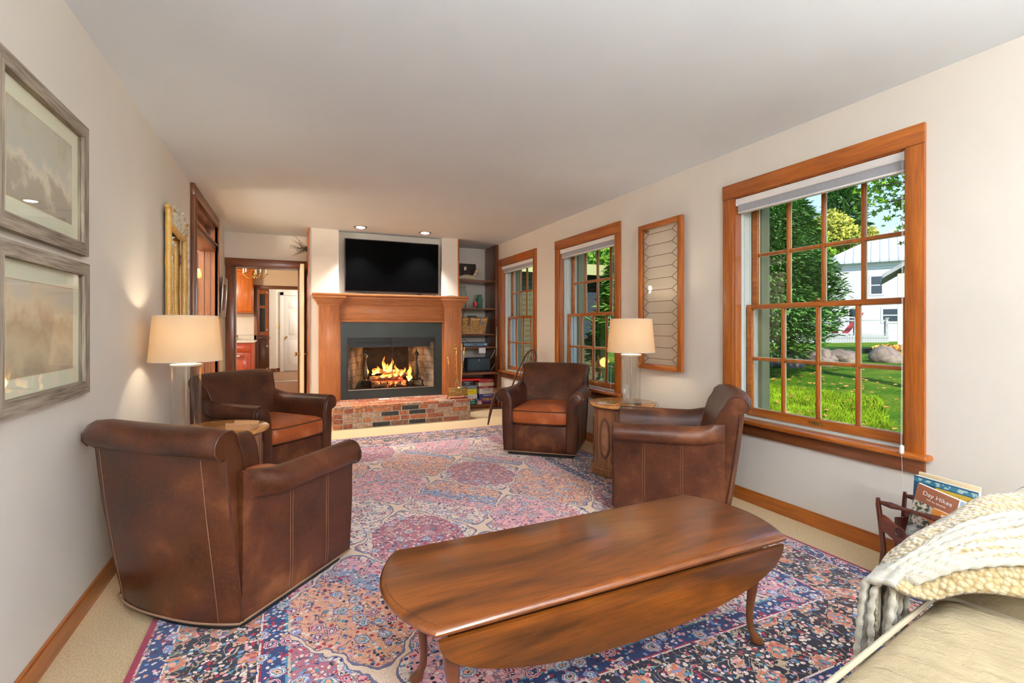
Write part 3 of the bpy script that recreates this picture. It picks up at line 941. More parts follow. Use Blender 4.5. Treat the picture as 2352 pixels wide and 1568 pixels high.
for i in range(6):
    x = -.22+i*.088
    b.tube([(x, -.12, .05), (x, -.14, .085), (x, -.12, .055), (x, .10, .055), (x, .12, .10)], .007, 6)
b.tube([(-.25, -.02, .05), (.25, -.02, .05)], .008, 6)
for sx in (-.23, .23):
    for sy in (-.1, .1): b.tube([(sx, sy, .055), (sx, sy, 0)], .007, 6)
b.build('bars', iron_m, gr)
def log(x, y, z, ln, r, rz, ry, label):
    rg = random.Random(int(x*1000+z*100))
    rings = []
    for i in range(9):
        u = i/8
        rr = r*(1-.12*u)*(0.93 if i in (0, 8) else 1)
        rings.append([((u-.5)*ln, rr*math.cos(a)*(1+rg.uniform(-.09, .09)), rr*math.sin(a)*(1+rg.uniform(-.09, .09))) for a in [2*PI*k/12 for k in range(12)]])
    o = MB().loft(rings).build('fire_log', log_m, smooth=60)
    o.location = (x, y, z)
    o.rotation_euler = (0, ry, rz)
    tag(o, label, 'log', 'burning logs on the grate')
    return o
F0 = OZ0-.004
log(1.22, 6.80, F0+.045, .46, .042, .03, .01, 'mossy log lying lowest in front of the grate')
log(1.20, 6.90, F0+.112, .44, .045, -.05, -.02, 'charred log in the middle of the fire with glowing underside')
log(1.30, 6.84, F0+.150, .36, .036, .12, -.10, 'split log tilted up to the right in the fire')
log(1.22, 6.93, F0+.205, .40, .038, -.10, .05, 'topmost log in the fire with flames rising from it')
MB().grid(lambda u, v: (1.0+.46*u, 6.78+.20*v, F0+.078+.012*noise.noise((u*9, v*5, 0))), 30, 12).build('ember_bed', ember_m)
tag(bpy.data.objects['ember_bed'], 'bed of red glowing embers under the logs', 'embers', kind='stuff')
fl = thing('fire_flames', 'orange and yellow flames rising from the logs', 'flames', (0, 0, 0))
def flame(x, y, z, h, w, lean=0.0, seed=0):
    rg = random.Random(seed)
    rings = []
    N = 14
    for i in range(N):
        u = i/(N-1)
        r = w*(math.sin(PI*min(1, (u*.85+.15)))**.8)*(1-u)**.45+.0008
        ox = lean*u*h+.018*math.sin(u*6+seed)*u
        oy = .012*math.cos(u*5+seed)*u
        rings.append([(x+ox+r*math.cos(a)*(1+.25*math.sin(3*a+seed+u*4)), y+oy+.55*r*math.sin(a), z+u*h) for a in [2*PI*k/12 for k in range(12)]])
    MB().loft(rings).build('flame', flame_m, fl, smooth=80)
for i, f in enumerate([(1.165, 6.86, .60, .20, .032, .0), (1.25, 6.87, .60, .17, .028, .15), (1.21, 6.84, .585, .12, .045, 0), (1.08, 6.86, .57, .10, .040, -.1), (1.33, 6.85, .57, .12, .028, -.1), (1.42, 6.86, .54, .10, .035, .2), (1.02, 6.86, .55, .09, .03, .1),
                       (1.53, 6.92, .44, .24, .045, -.05), (.93, 6.93, .52, .18, .035, .0), (1.13, 6.79, .515, .06, .03, .1), (1.22, 6.79, .51, .05, .035, -.1), (1.31, 6.78, .525, .07, .03, .1), (1.38, 6.80, .53, .08, .025, .2)]):
    flame(*f, seed=i*3+1)
point_light('fire_light', (1.22, 6.78, .62), 7, .08, (1, .42, .12))
# television
t = thing('television', 'large black flat television standing on the mantel in the wall niche', 'television', (0, 0, 0))
MB().box(.632, 1.868, 6.645, 6.70, 1.652, 2.342, .004).box(.9, 1.6, 6.70, 6.775, 1.75, 2.2, .01).build('casing', tvbody_m, t)
MB().box(.642, 1.858, 6.6425, 6.6455, 1.668, 2.330).build('screen', screen_m, t)
MB().box(.80, .98, 6.60, 6.72, 1.6205, 1.628, .002).box(.87, .91, 6.66, 6.68, 1.628, 1.655).build('foot', tvbody_m, t)
MB().box(1.52, 1.70, 6.60, 6.72, 1.6205, 1.628, .002).box(1.59, 1.63, 6.66, 6.68, 1.628, 1.655).build('foot', tvbody_m, t)
tag(MB().tube([(1.80, 6.70, 1.64), (1.86, 6.63, 1.626), (1.95, 6.60, 1.625), (2.05, 6.62, 1.634), (2.13, 6.60, 1.625), (2.20, 6.60, 1.6265), (2.262, 6.62, 1.62), (2.268, 6.68, 1.5), (2.262, 6.80, 1.3), (2.25, 6.87, .92)], .004, 6).build('power_cable', black_m), 'black cable running from the television along the mantel to the shelves', 'cable')
# dried twigs fixed high on the side of the chimney
tw = MB()
rg = random.Random(5)
for i in range(34):
    a = rg.uniform(-.75, .95)
    ln = rg.uniform(.08, .22)
    p = Vector((.194, 6.86+rg.uniform(-.02, .02), 2.20+rg.uniform(-.03, .03)))
    d = Vector((-math.cos(a), rg.uniform(-.5, .5), math.sin(a)*.9)).normalized()
    pts = [p]
    for k in range(5):
        d = (d+Vector((rg.uniform(-.2, .2), rg.uniform(-.2, .2), rg.uniform(-.15, .25)))*.6).normalized()
        pts.append(pts[-1]+d*ln/5)
    tw.tube(pts, [.0022*(1-.12*k) for k in range(6)], 4)
    for q in pts[2:]: tw.lathe(q.x, q.y, [(.0005, q.z-.004), (.0035, q.z), (.0005, q.z+.005)], 5)
tag(tw.build('twig_bundle', plain('dry_twigs', (.10, .075, .04), .8)), 'bundle of dried twigs fixed high on the side of the chimney', 'dried twigs')
# fireplace tools
t = thing('fire_tool_stand', 'pierced brass tray stand on the right end of the brick hearth', 'fireplace tool stand', (1.995, 6.20, HZ))
b = MB().box(-.125, .125, -.05, .05, .045, .125, .004).box(-.132, .132, -.057, .057, .125, .134, .003).box(-.130, .130, -.055, .055, .038, .048, .003)
b.build('tray', brass_dark, t)
for sx in (-.11, .11):
    for sy in (-.04, .04):
        MB().tube([(sx, sy, .045), (sx*1.04, sy*1.05, .025), (sx*1.12, sy*1.2, .004)], [.010, .007, .010], 8).build('foot', brass_m, t)
MB().tube([(-.02, .03, .05), (-.02, .03, .60)], .006, 8).tube([(-.07, .03, .60), (-.02, .03, .61), (.05, .03, .60)], .005, 6).lathe(-.02, .03, [(.006, .60), (.018, .62), (.020, .65), (.008, .665), (.014, .68), (.014, .69), (.006, .70), (.001, .705)], 12).build('post', brass_dark, t)
def tool(label, x, y, zt, lean, head, mat=brass_m, cat='fireplace tool'):
    q = thing('fireplace_'+head, label, cat, (1.995+x, 6.20+y, HZ+.05), group='brass handled fireplace tools', rot=(lean[1], lean[0], 0))
    MB().tube([(0, 0, .02), (0, 0, zt-.10)], .0042, 8).build('shaft', mat, q)
    MB().lathe(0, 0, [(.005, zt-.10), (.011, zt-.09), (.007, zt-.075), (.012, zt-.06), (.007, zt-.048), (.012, zt-.034), (.007, zt-.022), (.011, zt-.010), (.001, zt)], 12).build('handle', brass_m, q)
    if head == 'shovel': MB().box(-.035, .035, -.004, .004, -.0, .10, .003).build('blade', steel_m, q)
    if head == 'brush': MB().lathe(0, 0, [(.010, .10), (.022, .07), (.03, .0), (.001, -.0)], 12).build('bristles', iron_m, q)
    if head == 'tongs': MB().tube([(-.004, 0, .20), (-.03, 0, .12), (-.012, 0, 0)], .004, 6).tube([(.004, 0, .20), (.03, 0, .12), (.012, 0, 0)], .004, 6).build('jaws', steel_m, q)
    if head == 'poker': MB().tube([(0, 0, .03), (0, 0, 0), (.02, 0, .02)], .004, 6).build('tip', steel_m, q)
tool('brass poker leaning to the left, lowest of the fireplace tools', -.06, 0, .50, (-.14, 0), 'poker')
tool('brass fireplace tongs standing upright in the tray', .0, -.01, .62, (-.03, 0), 'tongs')
tool('fireplace brush with a dark twisted handle', .05, 0, .67, (.02, 0), 'brush', steel_m)
tool('fireplace shovel with brass handle leaning to the right', .03, -.02, .62, (.10, 0), 'shovel')
o = MB().box(1.03, 1.16, 6.43, 6.50, HZ+.001, HZ+.010, .002).build('folded_paper', paper_m)
o.rotation_euler = (0, 0, 0)
tag(o, 'small folded white paper lying on the brick hearth', 'paper')
# ================================================================ built-in shelves right of the fireplace
AX0, AX1 = 2.170, 2.829
t = thing('built_in_bookcase', 'built-in dark wood bookcase in the alcove right of the fireplace', 'bookcase', (0, 0, 0))
MB().box(2.830, XR-.001, 6.872, YB-.001, .536, ZC-.001, .002).box(2.812, 2.832, 6.874, 6.892, .536, ZC-.001, .002).build('side_panel', shelf_z, t)
for z in (1.889, 1.472, 1.088, .896):
    MB().box(AX0, AX1, 6.90, YB-.001, z-.012, z+.010, .003).build('shelf', shelf_x, t)
MB().box(AX0, XR-.001, 6.745, YB-.001, .505, .535, .008, seg=3).build('counter', shelf_x, t)
MB().box(AX0, 2.80, 6.79, YB-.001, .035, .062, .003).box(AX0, 2.80, 6.82, 6.84, 0, .035).build('bottom_shelf', shelf_x, t)
MB().box(2.80, XR-.001, 6.76, YB-.001, 0, .505, .002).build('lower_side', shelf_z, t)
# things on the shelves
k = thing('tin_trunk', 'small dark brown weathered trunk on the top shelf behind the duck decoy', 'trunk', (2.44, 7.25, 1.90))
trunk_m = plain('weathered_trunk', (.045, .028, .022), .6, noise_amt=.7, nscale=50, bmp=.5, bscale=60)
MB().box(-.17, .17, -.06, .08, 0, .19, .006).build('body', trunk_m, k)
MB().box(-.175, .175, -.065, .085, .19, .272, .010).box(-.178, .178, -.068, .088, .205, .222, .003).build('lid', trunk_m, k)
MB().box(-.02, .02, -.075, -.064, .17, .225, .003).lathe(0, 0, [(.004, 0), (.012, .004), (.004, .008)], 10, M=Matrix.Translation((0, -.074, .185)) @ Matrix.Rotation(PI/2, 4, 'X')).build('latch', steel_m, k)
# duck
dk = thing('duck_decoy', 'cream painted wooden duck decoy facing right on the top shelf', 'duck decoy', (2.45, 7.02, 1.90))
duck_m = plain('cream_painted_wood', (.72, .62, .42), .7, noise_amt=.2, nscale=40, bmp=.4, bscale=60)
rings = []
for i in range(15):
    u = i/14
    x = -.17+.30*u
    h = .082*(math.sin(PI*min(1, (u*.93+.05)))**.6)
    w = .062*(math.sin(PI*(u*.92+.04))**.7)
    zc = h*.52+(.018*(1-u)**3 if u < .5 else 0)
    rings.append([(x, w*math.cos(a), max(0.001, zc+h*.52*math.sin(a))) for a in [2*PI*q/16 for q in range(16)]])
MB().loft(rings).build('body', duck_m, dk, smooth=60, sub=1)
hd = MB().tube([(.075, 0, .06), (.092, 0, .095), (.105, 0, .125), (.118, 0, .148), (.142, 0, .150), (.158, 0, .143), (.172, 0, .136), (.190, 0, .131), (.212, 0, .128)], [.034, .027, .025, .030, .029, .022, .012, .009, .004], 14, flat=.85).build('head', duck_m, dk, smooth=60)
MB().lathe(.138, -.0255, [(.0005, .152), (.004, .155), (.0005, .159)], 8).build('eye', black_m, hd)
# jars
def jar(name, label, x, y, z, r, h, mat, lidm, lid=True, clamp=False):
    j = thing(name, label, 'jar', (x, y, z))
    nr = r*.62
    pr = [(r*.94, 0), (r, .006), (r, h*.66), (r*.93, h*.75), (nr*1.05, h*.84), (nr, h*.87), (nr, h*.93)]
    MB().lathe(0, 0, pr, 20).build('body', mat, j)
    if lid: MB().lathe(0, 0, [(nr*1.15, h*.885), (nr*1.18, h*.90), (nr*1.18, h*.985), (nr*1.0, h)], 20).build('lid', lidm, j)
    if clamp: MB().tube([(-nr*1.3, 0, h*.83), (-nr*1.4, 0, h*.9), (-nr*.9, -.01, h*1.0), (nr*.9, -.01, h*1.0), (nr*1.4, 0, h*.92), (nr*1.3, -.01, h*.83)], .0028, 6).build('wire_clamp', steel_m, j)
    return j
jar('storage_jar', 'tall clear glass jar with clamped lid on the second shelf', 2.345, 7.05, 1.483, .068, .345, jar_clear, jar_clear, True, True)
jar('preserving_jar', 'aqua green glass preserving jar at the right of the second shelf', 2.645, 7.12, 1.483, .052, .215, jar_green, jar_green)
j = thing('glass_bottle', 'small clear milk bottle with red lettering beside the green jar', 'bottle', (2.545, 7.03, 1.483))
MB().lathe(0, 0, [(.030, 0), (.034, .006), (.034, .10), (.030, .13), (.018, .165), (.016, .185), (.020, .190), (.020, .20)], 20).build('body', jar_clear, j)
MB().lathe(0, 0, [(.0347, .03), (.0347, .095)], 20, cap=False).build('red_label', plain('red_print', (.75, .05, .05), .5), j)
# basket
bk = thing('picnic_basket', 'woven wicker picnic basket with two leather straps on the third shelf', 'basket', (2.51, 7.08, 1.099))
wick = plain('wicker', (.66, .38, .13), .7, noise_amt=.45, nscale=45)
def tapered(z): return .80+.20*min(1, z/.21)
b = MB()
for i in range(24):
    xx = -.195+.39*i/23
    b.tube([(xx*.84, -.100*.9, 0), (xx, -.118, .20)], .0075, 6).tube([(xx*.84, .100*.9, 0), (xx, .118, .20)], .0075, 6)
for i in range(9):
    yy = -.105+.21*i/8
    for s_ in (-1, 1): b.tube([(s_*.168, yy*.88, 0), (s_*.2, yy, .20)], .0075, 6)
for z in (.004, .012, .205, .216):
    f = tapered(z)
    b.tube([(-.2*f, -.118*f, z), (.2*f, -.118*f, z), (.2*f, .118*f, z), (-.2*f, .118*f, z)], .009, 6, closed=True)
b.build('woven_sides', wick, bk)
MB().box(-.165, .165, -.092, .092, .002, .018).build('base', wick, bk)
b = MB().box(-.206, .206, -.124, .124, .222, .240, .008)
for i in range(12): b.tube([(-.2+.4*i/11, -.13, .224), (-.2+.4*i/11, -.124, .246), (-.2+.4*i/11, .12, .246)], .006, 5)
lid = b.build('lid', wick, bk)
for i, xx in enumerate((-.088, .10)):
    s_ = MB().box(xx-.017, xx+.017, -.138, -.130, .135, .235, .003).box(xx-.017, xx+.017, -.137, -.10, .235, .25, .003).lathe(0, 0, [(.017, 0), (.017, .007)], 16, M=Matrix.Translation((xx, -.131, .135)) @ Matrix.Rotation(PI/2, 4, 'X')).build('strap', plain('strap_leather_%d' % i, (.20, .09, .05) if i == 0 else (.28, .27, .30), .45), bk)
    MB().lathe(0, 0, [(.006, 0), (.006, .004)], 10, M=Matrix.Translation((xx, -.138, .140)) @ Matrix.Rotation(PI/2, 4, 'X')).build('buckle', steel_m, s_)
MB().tube([(-.09, 0, .245), (-.06, 0, .262), (.06, 0, .262), (.09, 0, .245)], .008, 6).build('handle', black_m, lid)
# receiver
r = thing('set_top_box', 'slim dark grey-blue set-top box with front buttons on the fourth shelf', 'receiver', (2.515, 7.06, .907))
MB().box(-.20, .20, -.10, .12, .0, .058, .004).build('case', black_m, r)
fp = plain('receiver_face', (.16, .27, .36), .35)
MB().box(-.175, .20, -.106, -.100, .006, .052, .002).build('front_panel', fp, r)
for i in range(3):
    MB().lathe(0, 0, [(.006 if i < 2 else .010, 0), (.005, .004)], 12, M=Matrix.Translation((-.035+.025*i, -.106, .032)) @ Matrix.Rotation(PI/2, 4, 'X')).build('button', black_m, r)
MB().box(.145, .185, -.1075, -.106, .018, .045).build('display', plain('pale_display', (.5, .68, .75), .4), r)
tag(MB().tube([(2.25, 7.14, .93), (2.24, 7.16, 1.00), (2.30, 7.12, 1.045), (2.345, 7.10, 1.05), (2.35, 7.15, .99), (2.34, 7.19, .93)], .005, 6).tube([(2.28, 7.2, .93), (2.34, 7.16, 1.0), (2.43, 7.14, 1.005), (2.50, 7.2, .955)], .004, 6).build('black_cables', black_m), 'looping black cables above the set-top box', 'cable')
tag(MB().box(2.55, 2.655, 6.882, 6.884, .812, .890).build('note_card', paper_m), 'white note card taped to the edge of the fourth shelf', 'note')
# speaker
s_ = thing('speaker', 'dark grey rounded speaker box with a white stripe on the counter', 'speaker', (2.575, 7.02, .535))
MB().box(-.19, .19, -.075, .075, .0, .205, .022, seg=4).build('body', plain('speaker_body', (.030, .045, .055), .5), s_)
MB().box(-.172, .172, -.079, -.074, .012, .193, .010).build('grille', plain('speaker_grille', (.045, .070, .085), .6, bmp=.3, bscale=700), s_)
MB().box(-.003, .003, -.0805, -.079, .155, .185).build('stripe', white_m, s_)
tag(MB().tube([(2.765, 7.06, .66), (2.80, 6.95, .78), (2.822, 6.87, .90), (2.826, 6.865, 1.1)], .004, 6).tube([(2.765, 7.06, .56), (2.80, 7.0, .55), (2.822, 6.90, .66), (2.826, 6.86, .85), (2.826, 6.862, 1.2)], .004, 6).build('white_cables', white_m), 'two white cables hanging from the shelf side to the speaker', 'cable')
b = thing('power_adapter', 'small black and white plug adapter with coiled cord beside the speaker', 'power adapter', (2.31, 7.0, .535))
MB().box(-.05, .05, -.03, .03, 0, .05, .006).build('body', black_m, b)
MB().box(-.045, -.01, -.038, -.03, .05, .085, .003).build('plug', white_m, b)
MB().tube([(.05+.03*math.cos(a*.9), .0+.02*math.sin(a*.9), .06+.008*a) for a in range(14)], .004, 6).build('cord', black_m, b)
# board games
def col(name, c, **k): return plain(name, c, .5, **k)
white_ink = plain('white_ink', (.9, .9, .9), .6)
black_ink = plain('black_ink', (.02, .02, .02), .6)
yel_ink = plain('yellow_ink', (.95, .72, .05), .6)
def game(label, cx, y0, z0, w, d, h, c, words=(), rz=0, side=None, name='board_game'):
    g = thing(name, label, 'board game', (cx, y0, z0), rz, 'board games stacked under the counter')
    m = col('box_'+label.split()[0]+str(round(z0*1000)), c)
    MB().box(-w/2, w/2, 0, d, 0, h, .002).build('box', m, g)
    for (body, size, mt, dx, dz) in words:
        if body.startswith('~'):          # small print that cannot be read in the photo: rows of tiny strokes
            rq = random.Random(body)
            n = int(body[1:])
            b = MB()
            for k in range(n):
                x_ = dx+(k-(n-1)/2)*size*.62
                b.box(x_-size*.18, x_+size*.18, -.0012, -.0002, h/2+dz-size*.32*rq.uniform(.6, 1), h/2+dz+size*.36*rq.uniform(.6, 1))
            b.build('small_print', mt, g)
            continue
        text('lettering', body, size, mt, g, Matrix.Translation((dx, -.0012, h/2+dz)) @ Matrix.Rotation(PI/2, 4, 'X'))
    return g
z = .063
YG = 6.86
def stack(items, cx, z):
    for (lb, w, d, h, c, words, rz, dx) in items:
        game(lb, cx+dx, YG, z, w, d, h, c, words, rz)
        z += h+.0008
stack([
 ('green and white box game at the bottom of the left stack', .30, .26, .052, (.01, .30, .25), [('~4', .022, white_ink, .09, -.008)], 0, .0),
 ('white LIFE board game with rainbow letters in the left stack', .30, .27, .090, (.85, .84, .82), [], 0, .0),
 ('bright yellow board game box in the left stack', .29, .25, .080, (.90, .78, .02), [('~9', .024, plain('ochre_ink', (.62, .42, .02), .6), .02, .008)], 0, .0),
 ('grey-blue board game box in the left stack with black squares', .30, .25, .052, (.24, .31, .36), [('\u25a0 \u25a0 \u25a0', .03, black_ink, -.06, 0)], 0, .0),
 ('black box game with white lettering near the top of the left stack', .24, .22, .068, (.03, .035, .04), [('~8', .018, white_ink, .02, .012), ('~7', .014, white_ink, .03, -.012)], 0, -.03),
 ('flat bright red game box on top of the left stack', .32, .24, .028, (.85, .02, .01), [], 0, .045),
], 2.365, z)
lf = [o for o in bpy.data.objects if o.get('label', '').startswith('white LIFE')][0]
for ch, dx, c in (('L', -.045, (.35, .06, .35)), ('I', -.015, (.05, .12, .5)), ('F', .015, (.02, .35, .15)), ('E', .050, (.90, .55, .05))):
    text('lettering', ch, .055, col('life_'+ch, c), lf, Matrix.Translation((dx+.02, -.0012, .058)) @ Matrix.Rotation(PI/2, 4, 'X'))
MB().box(.06, .12, -.0012, -.0002, .010, .024).build('small_print', col('red_ink', (.7, .05, .05)), lf)
stack([
 ('purple TRIBOND game box at the bottom of the right stack', .27, .26, .098, (.16, .05, .22), [('TRIBOND', .052, yel_ink, .02, .01)], 0, .0),
 ('dark blue MANCALA game box in the right stack', .27, .26, .042, (.02, .05, .28), [('MANCALA', .032, white_ink, .01, 0)], 0, -.005),
 ('white red and green patterned game box in the right stack', .29, .25, .080, (.75, .70, .66), [('~7', .030, col('green_ink', (.02, .25, .10)), -.03, .018), ('~3', .030, col('orange_ink', (.9, .3, .03)), .08, -.014)], 0, .015),
 ('thin dark red game box in the right stack', .22, .25, .034, (.36, .05, .05), [('~8', .014, white_ink, .0, 0)], 0, -.03),
 ('beige game box with dark lettering in the right stack', .25, .25, .052, (.68, .57, .42), [('~7', .016, col('plum_ink', (.2, .05, .08)), -.03, .010), ('~6', .010, col('plum_ink2', (.2, .05, .08)), -.03, -.010)], 0, -.02),
 ('dark red two-part game box on top of the right stack', .24, .24, .052, (.42, .03, .03), [('~5', .022, col('pink_ink', (.9, .5, .5)), .05, 0)], 0, -.02),
], 2.68, z)
for (lb, x, zz, c, w) in (('small white card box on the bottom shelf between the stacks', 2.535, .063, (.8, .76, .72), .07), ('small red and white card box on top of the white card box', 2.53, .090, (.8, .35, .3), .06), ('tiny blue card box at the front of the bottom shelf', 2.50, .117, (.05, .35, .6), .04)):
    tag(MB().box(x-w/2, x+w/2, 6.81, 6.855, zz, zz+.026, .002).build('card_box', col('card'+str(x), c)), lb, 'card box', 'small card boxes on the bottom shelf')
v = thing('wall_vent', 'grey louvred grille low on the side wall under the counter', 'vent', (2.80, 7.05, .30))
MB().box(-.008, 0, -.13, .13, -.08, .10, .002).build('plate', plain('vent_grey', (.42, .40, .33), .5), v)
b = MB()
for i in range(9): b.box(-.012, -.008, -.11+.025*i, -.10+.025*i, -.05, .07)
b.build('slats', black_m, v)
# ================================================================ rug
def rug_mat():
    m, t, p, o = base_mat('persian_rug')
    N, LK = t.nodes, t.links
    def math_(op, a, b=None, clamp=False):
        n = node(t, 'ShaderNodeMath', operation=op, use_clamp=clamp)
        for i, v in enumerate((a, b)):
            if v is None: continue
            if isinstance(v, (int, float)): n.inputs[i].default_value = v
            else: LK.new(v, n.inputs[i])
        return n.outputs[0]
    def mix(f, a, b, bt='MIX'):
        n = node(t, 'ShaderNodeMixRGB', blend_type=bt)
        for i, v in enumerate((f, a, b)):
            if isinstance(v, (int, float)): n.inputs[i].default_value = v
            elif isinstance(v, tuple): n.inputs[i].default_value = c4(v)
            else: LK.new(v, n.inputs[i])
        return n.outputs[0]
    tc = N.new('ShaderNodeTexCoord')
    nd = node(t, 'ShaderNodeTexNoise', Scale=9, Detail=2)
    LK.new(tc.outputs['Object'], nd.inputs['Vector'])
    sub = node(t, 'ShaderNodeVectorMath', operation='SUBTRACT')
    LK.new(nd.outputs['Color'], sub.inputs[0])
    sub.inputs[1].default_value = (.5, .5, .5)
    scl = node(t, 'ShaderNodeVectorMath', operation='SCALE')
    LK.new(sub.outputs[0], scl.inputs[0])
    scl.inputs['Scale'].default_value = .05
    add = node(t, 'ShaderNodeVectorMath', operation='ADD')
    LK.new(tc.outputs['Object'], add.inputs[0])
    LK.new(scl.outputs[0], add.inputs[1])
    V = add.outputs[0]
    sx = N.new('ShaderNodeSeparateXYZ')
    LK.new(V, sx.inputs[0])
    X, Y = sx.outputs['X'], sx.outputs['Y']
    NAVY, RED, PINK, CREAM, TEAL, PEACH, BLUE, DARK, CRIM = (.022, .045, .15), (.46, .022, .05), (.80, .42, .46), (.86, .74, .66), (.06, .28, .38), (.78, .42, .27), (.20, .32, .58), (.016, .016, .03), (.30, .012, .05)
    # ogee lattice field: two families of cells
    nb = node(t, 'ShaderNodeTexNoise', Scale=7, Detail=3)
    LK.new(tc.outputs['Object'], nb.inputs['Vector'])
    wob = math_('MULTIPLY', math_('SUBTRACT', nb.outputs[0], .5), 1.1)
    f1 = math_('COSINE', math_('ADD', math_('MULTIPLY', X, 8.4), wob))
    f2 = math_('COSINE', math_('MULTIPLY', Y, 6.0))
    f = math_('ADD', f1, f2)
    g1 = math_('SINE', math_('MULTIPLY', X, 4.2))
    g2 = math_('SINE', math_('MULTIPLY', Y, 3.0))
    gg = math_('MULTIPLY', g1, g2)
    gate = math_('GREATER_THAN', f, 0.0)
    bgr = ramp(t, [(0.0, PINK), (.30, CREAM), (.42, (.60, .50, .48)), (.52, PEACH), (.62, CREAM), (.75, (.46, .16, .20))], True)
    LK.new(math_('MULTIPLY_ADD', gg, .5) if False else math_('ADD', math_('MULTIPLY', gg, .5), .5), bgr.inputs[0])
    bgr2 = ramp(t, [(0.0, CREAM), (.35, PINK), (.5, (.30, .36, .50)), (.68, PEACH)], True)
    LK.new(math_('ADD', math_('MULTIPLY', math_('SINE', math_('MULTIPLY', math_('ADD', X, Y), 2.1)), .5), .5), bgr2.inputs[0])
    bg = mix(gate, bgr.outputs[0], bgr2.outputs[0])
    # rosettes
    v1 = node(t, 'ShaderNodeTexVoronoi', Scale=13.5, Randomness=.75)
    LK.new(V, v1.inputs['Vector'])
    pr = node(t, 'ShaderNodeTexNoise', Scale=75, Detail=1)
    LK.new(tc.outputs['Object'], pr.inputs['Vector'])
    dd = math_('ADD', v1.outputs['Distance'], math_('MULTIPLY', math_('SUBTRACT', pr.outputs[0], .5), .28))
    ros = ramp(t, [(0, RED), (.09, CREAM), (.16, NAVY), (.22, PINK), (.29, CRIM), (.34, CREAM), (.385, DARK), (.42, (0, 0, 0))], True)
    LK.new(dd, ros.inputs[0])
    ros2 = ramp(t, [(0, NAVY), (.08, PEACH), (.17, TEAL), (.24, CREAM), (.30, BLUE), (.36, PINK), (.39, DARK), (.42, (0, 0, 0))], True)
    LK.new(dd, ros2.inputs[0])
    sc = N.new('ShaderNodeSeparateColor')
    LK.new(v1.outputs['Color'], sc.inputs[0])
    pick = math_('GREATER_THAN', sc.outputs[0], .5)
    rosc = mix(pick, ros.outputs[0], ros2.outputs[0])
    inros = math_('MULTIPLY', math_('LESS_THAN', dd, .42), math_('GREATER_THAN', sc.outputs[1], .28))
    # fine leaves and buds
    v2 = node(t, 'ShaderNodeTexVoronoi', Scale=62, Randomness=1)
    LK.new(V, v2.inputs['Vector'])
    sc2 = N.new('ShaderNodeSeparateColor')
    LK.new(v2.outputs['Color'], sc2.inputs[0])
    lf = ramp(t, [(0, RED), (.15, NAVY), (.28, CREAM), (.44, TEAL), (.51, PINK), (.64, BLUE), (.73, CREAM), (.84, DARK), (.90, PEACH)], True)
    LK.new(sc2.outputs[0], lf.inputs[0])
    inleaf = math_('MULTIPLY', math_('LESS_THAN', v2.outputs['Distance'], .50), math_('GREATER_THAN', sc2.outputs[1], .30))
    # vine scrolls
    v3 = node(t, 'ShaderNodeTexNoise', Scale=13, Detail=1.5, Distortion=1.6)
    LK.new(tc.outputs['Object'], v3.inputs['Vector'])
    vine = math_('LESS_THAN', math_('ABSOLUTE', math_('SUBTRACT', v3.outputs[0], .5)), .017)
    field = mix(inleaf, bg, lf.outputs[0])
    field = mix(math_('MULTIPLY', vine, .7), field, (.10, .06, .12))
    field = mix(inros, field, rosc)
    af = math_('ABSOLUTE', f)
    field = mix(math_('LESS_THAN', af, .10), field, (.16, .15, .24))
    field = mix(math_('LESS_THAN', af, .055), field, (.84, .66, .50))
    # border
    HWX, HWY = 1.54, 2.25
    so = N.new('ShaderNodeSeparateXYZ')
    LK.new(tc.outputs['Object'], so.inputs[0])
    dx = math_('SUBTRACT', HWX, math_('ABSOLUTE', so.outputs['X']))
    dy = math_('SUBTRACT', HWY, math_('ABSOLUTE', so.outputs['Y']))
    d = math_('MINIMUM', dx, dy)
    bb = ramp(t, [(0, CRIM), (.022, (.55, .45, .35)), (.030, NAVY), (.105, CREAM), (.113, DARK), (.40, CREAM), (.408, CRIM), (.415, NAVY), (.49, TEAL), (.50, (.6, .5, .4)), (.51, (0, 0, 0))], True)
    LK.new(d, bb.inputs[0])
    bord = mix(inleaf, bb.outputs[0], lf.outputs[0])
    v4 = node(t, 'ShaderNodeTexVoronoi', Scale=7.5, Randomness=.55)
    LK.new(V, v4.inputs['Vector'])
    ros4 = ramp(t, [(0, CRIM), (.07, PEACH), (.14, TEAL), (.2, (.62, .22, .12)), (.34, (.60, .50, .36)), (.37, DARK), (.4, (0, 0, 0))], True)
    LK.new(math_('ADD', v4.outputs['Distance'], math_('MULTIPLY', math_('SUBTRACT', pr.outputs[0], .5), .2)), ros4.inputs[0])
    inmain = math_('MULTIPLY', math_('GREATER_THAN', d, .115), math_('LESS_THAN', d, .40))
    in4 = math_('MULTIPLY', math_('LESS_THAN', v4.outputs['Distance'], .38), inmain)
    bord = mix(math_('MULTIPLY', vine, inmain), bord, (.55, .42, .26))
    bord = mix(in4, bord, mix(math_('MULTIPLY', inleaf, .8), ros4.outputs[0], lf.outputs[0]))
    bord = mix(math_('MULTIPLY', inros, math_('SUBTRACT', 1, inmain)), bord, rosc)
    bord = mix(math_('LESS_THAN', d, .022), bord, CRIM)
    fin = mix(math_('LESS_THAN', d, .51), field, bord)
    # wool abrash
    nn = node(t, 'ShaderNodeTexNoise', Scale=260, Detail=2)
    LK.new(tc.outputs['Object'], nn.inputs['Vector'])
    wr = ramp(t, [(.3, (.78, .76, .78)), (.7, (1.55, 1.5, 1.55))])
    LK.new(nn.outputs[0], wr.inputs[0])
    fin = mix(1, fin, wr.outputs[0], 'MULTIPLY')
    LK.new(fin, p.inputs['Base Color'])
    p.inputs['Roughness'].default_value = .85
    p.inputs['Sheen Weight'].default_value = .25
    p.inputs['Specular IOR Level'].default_value = .25
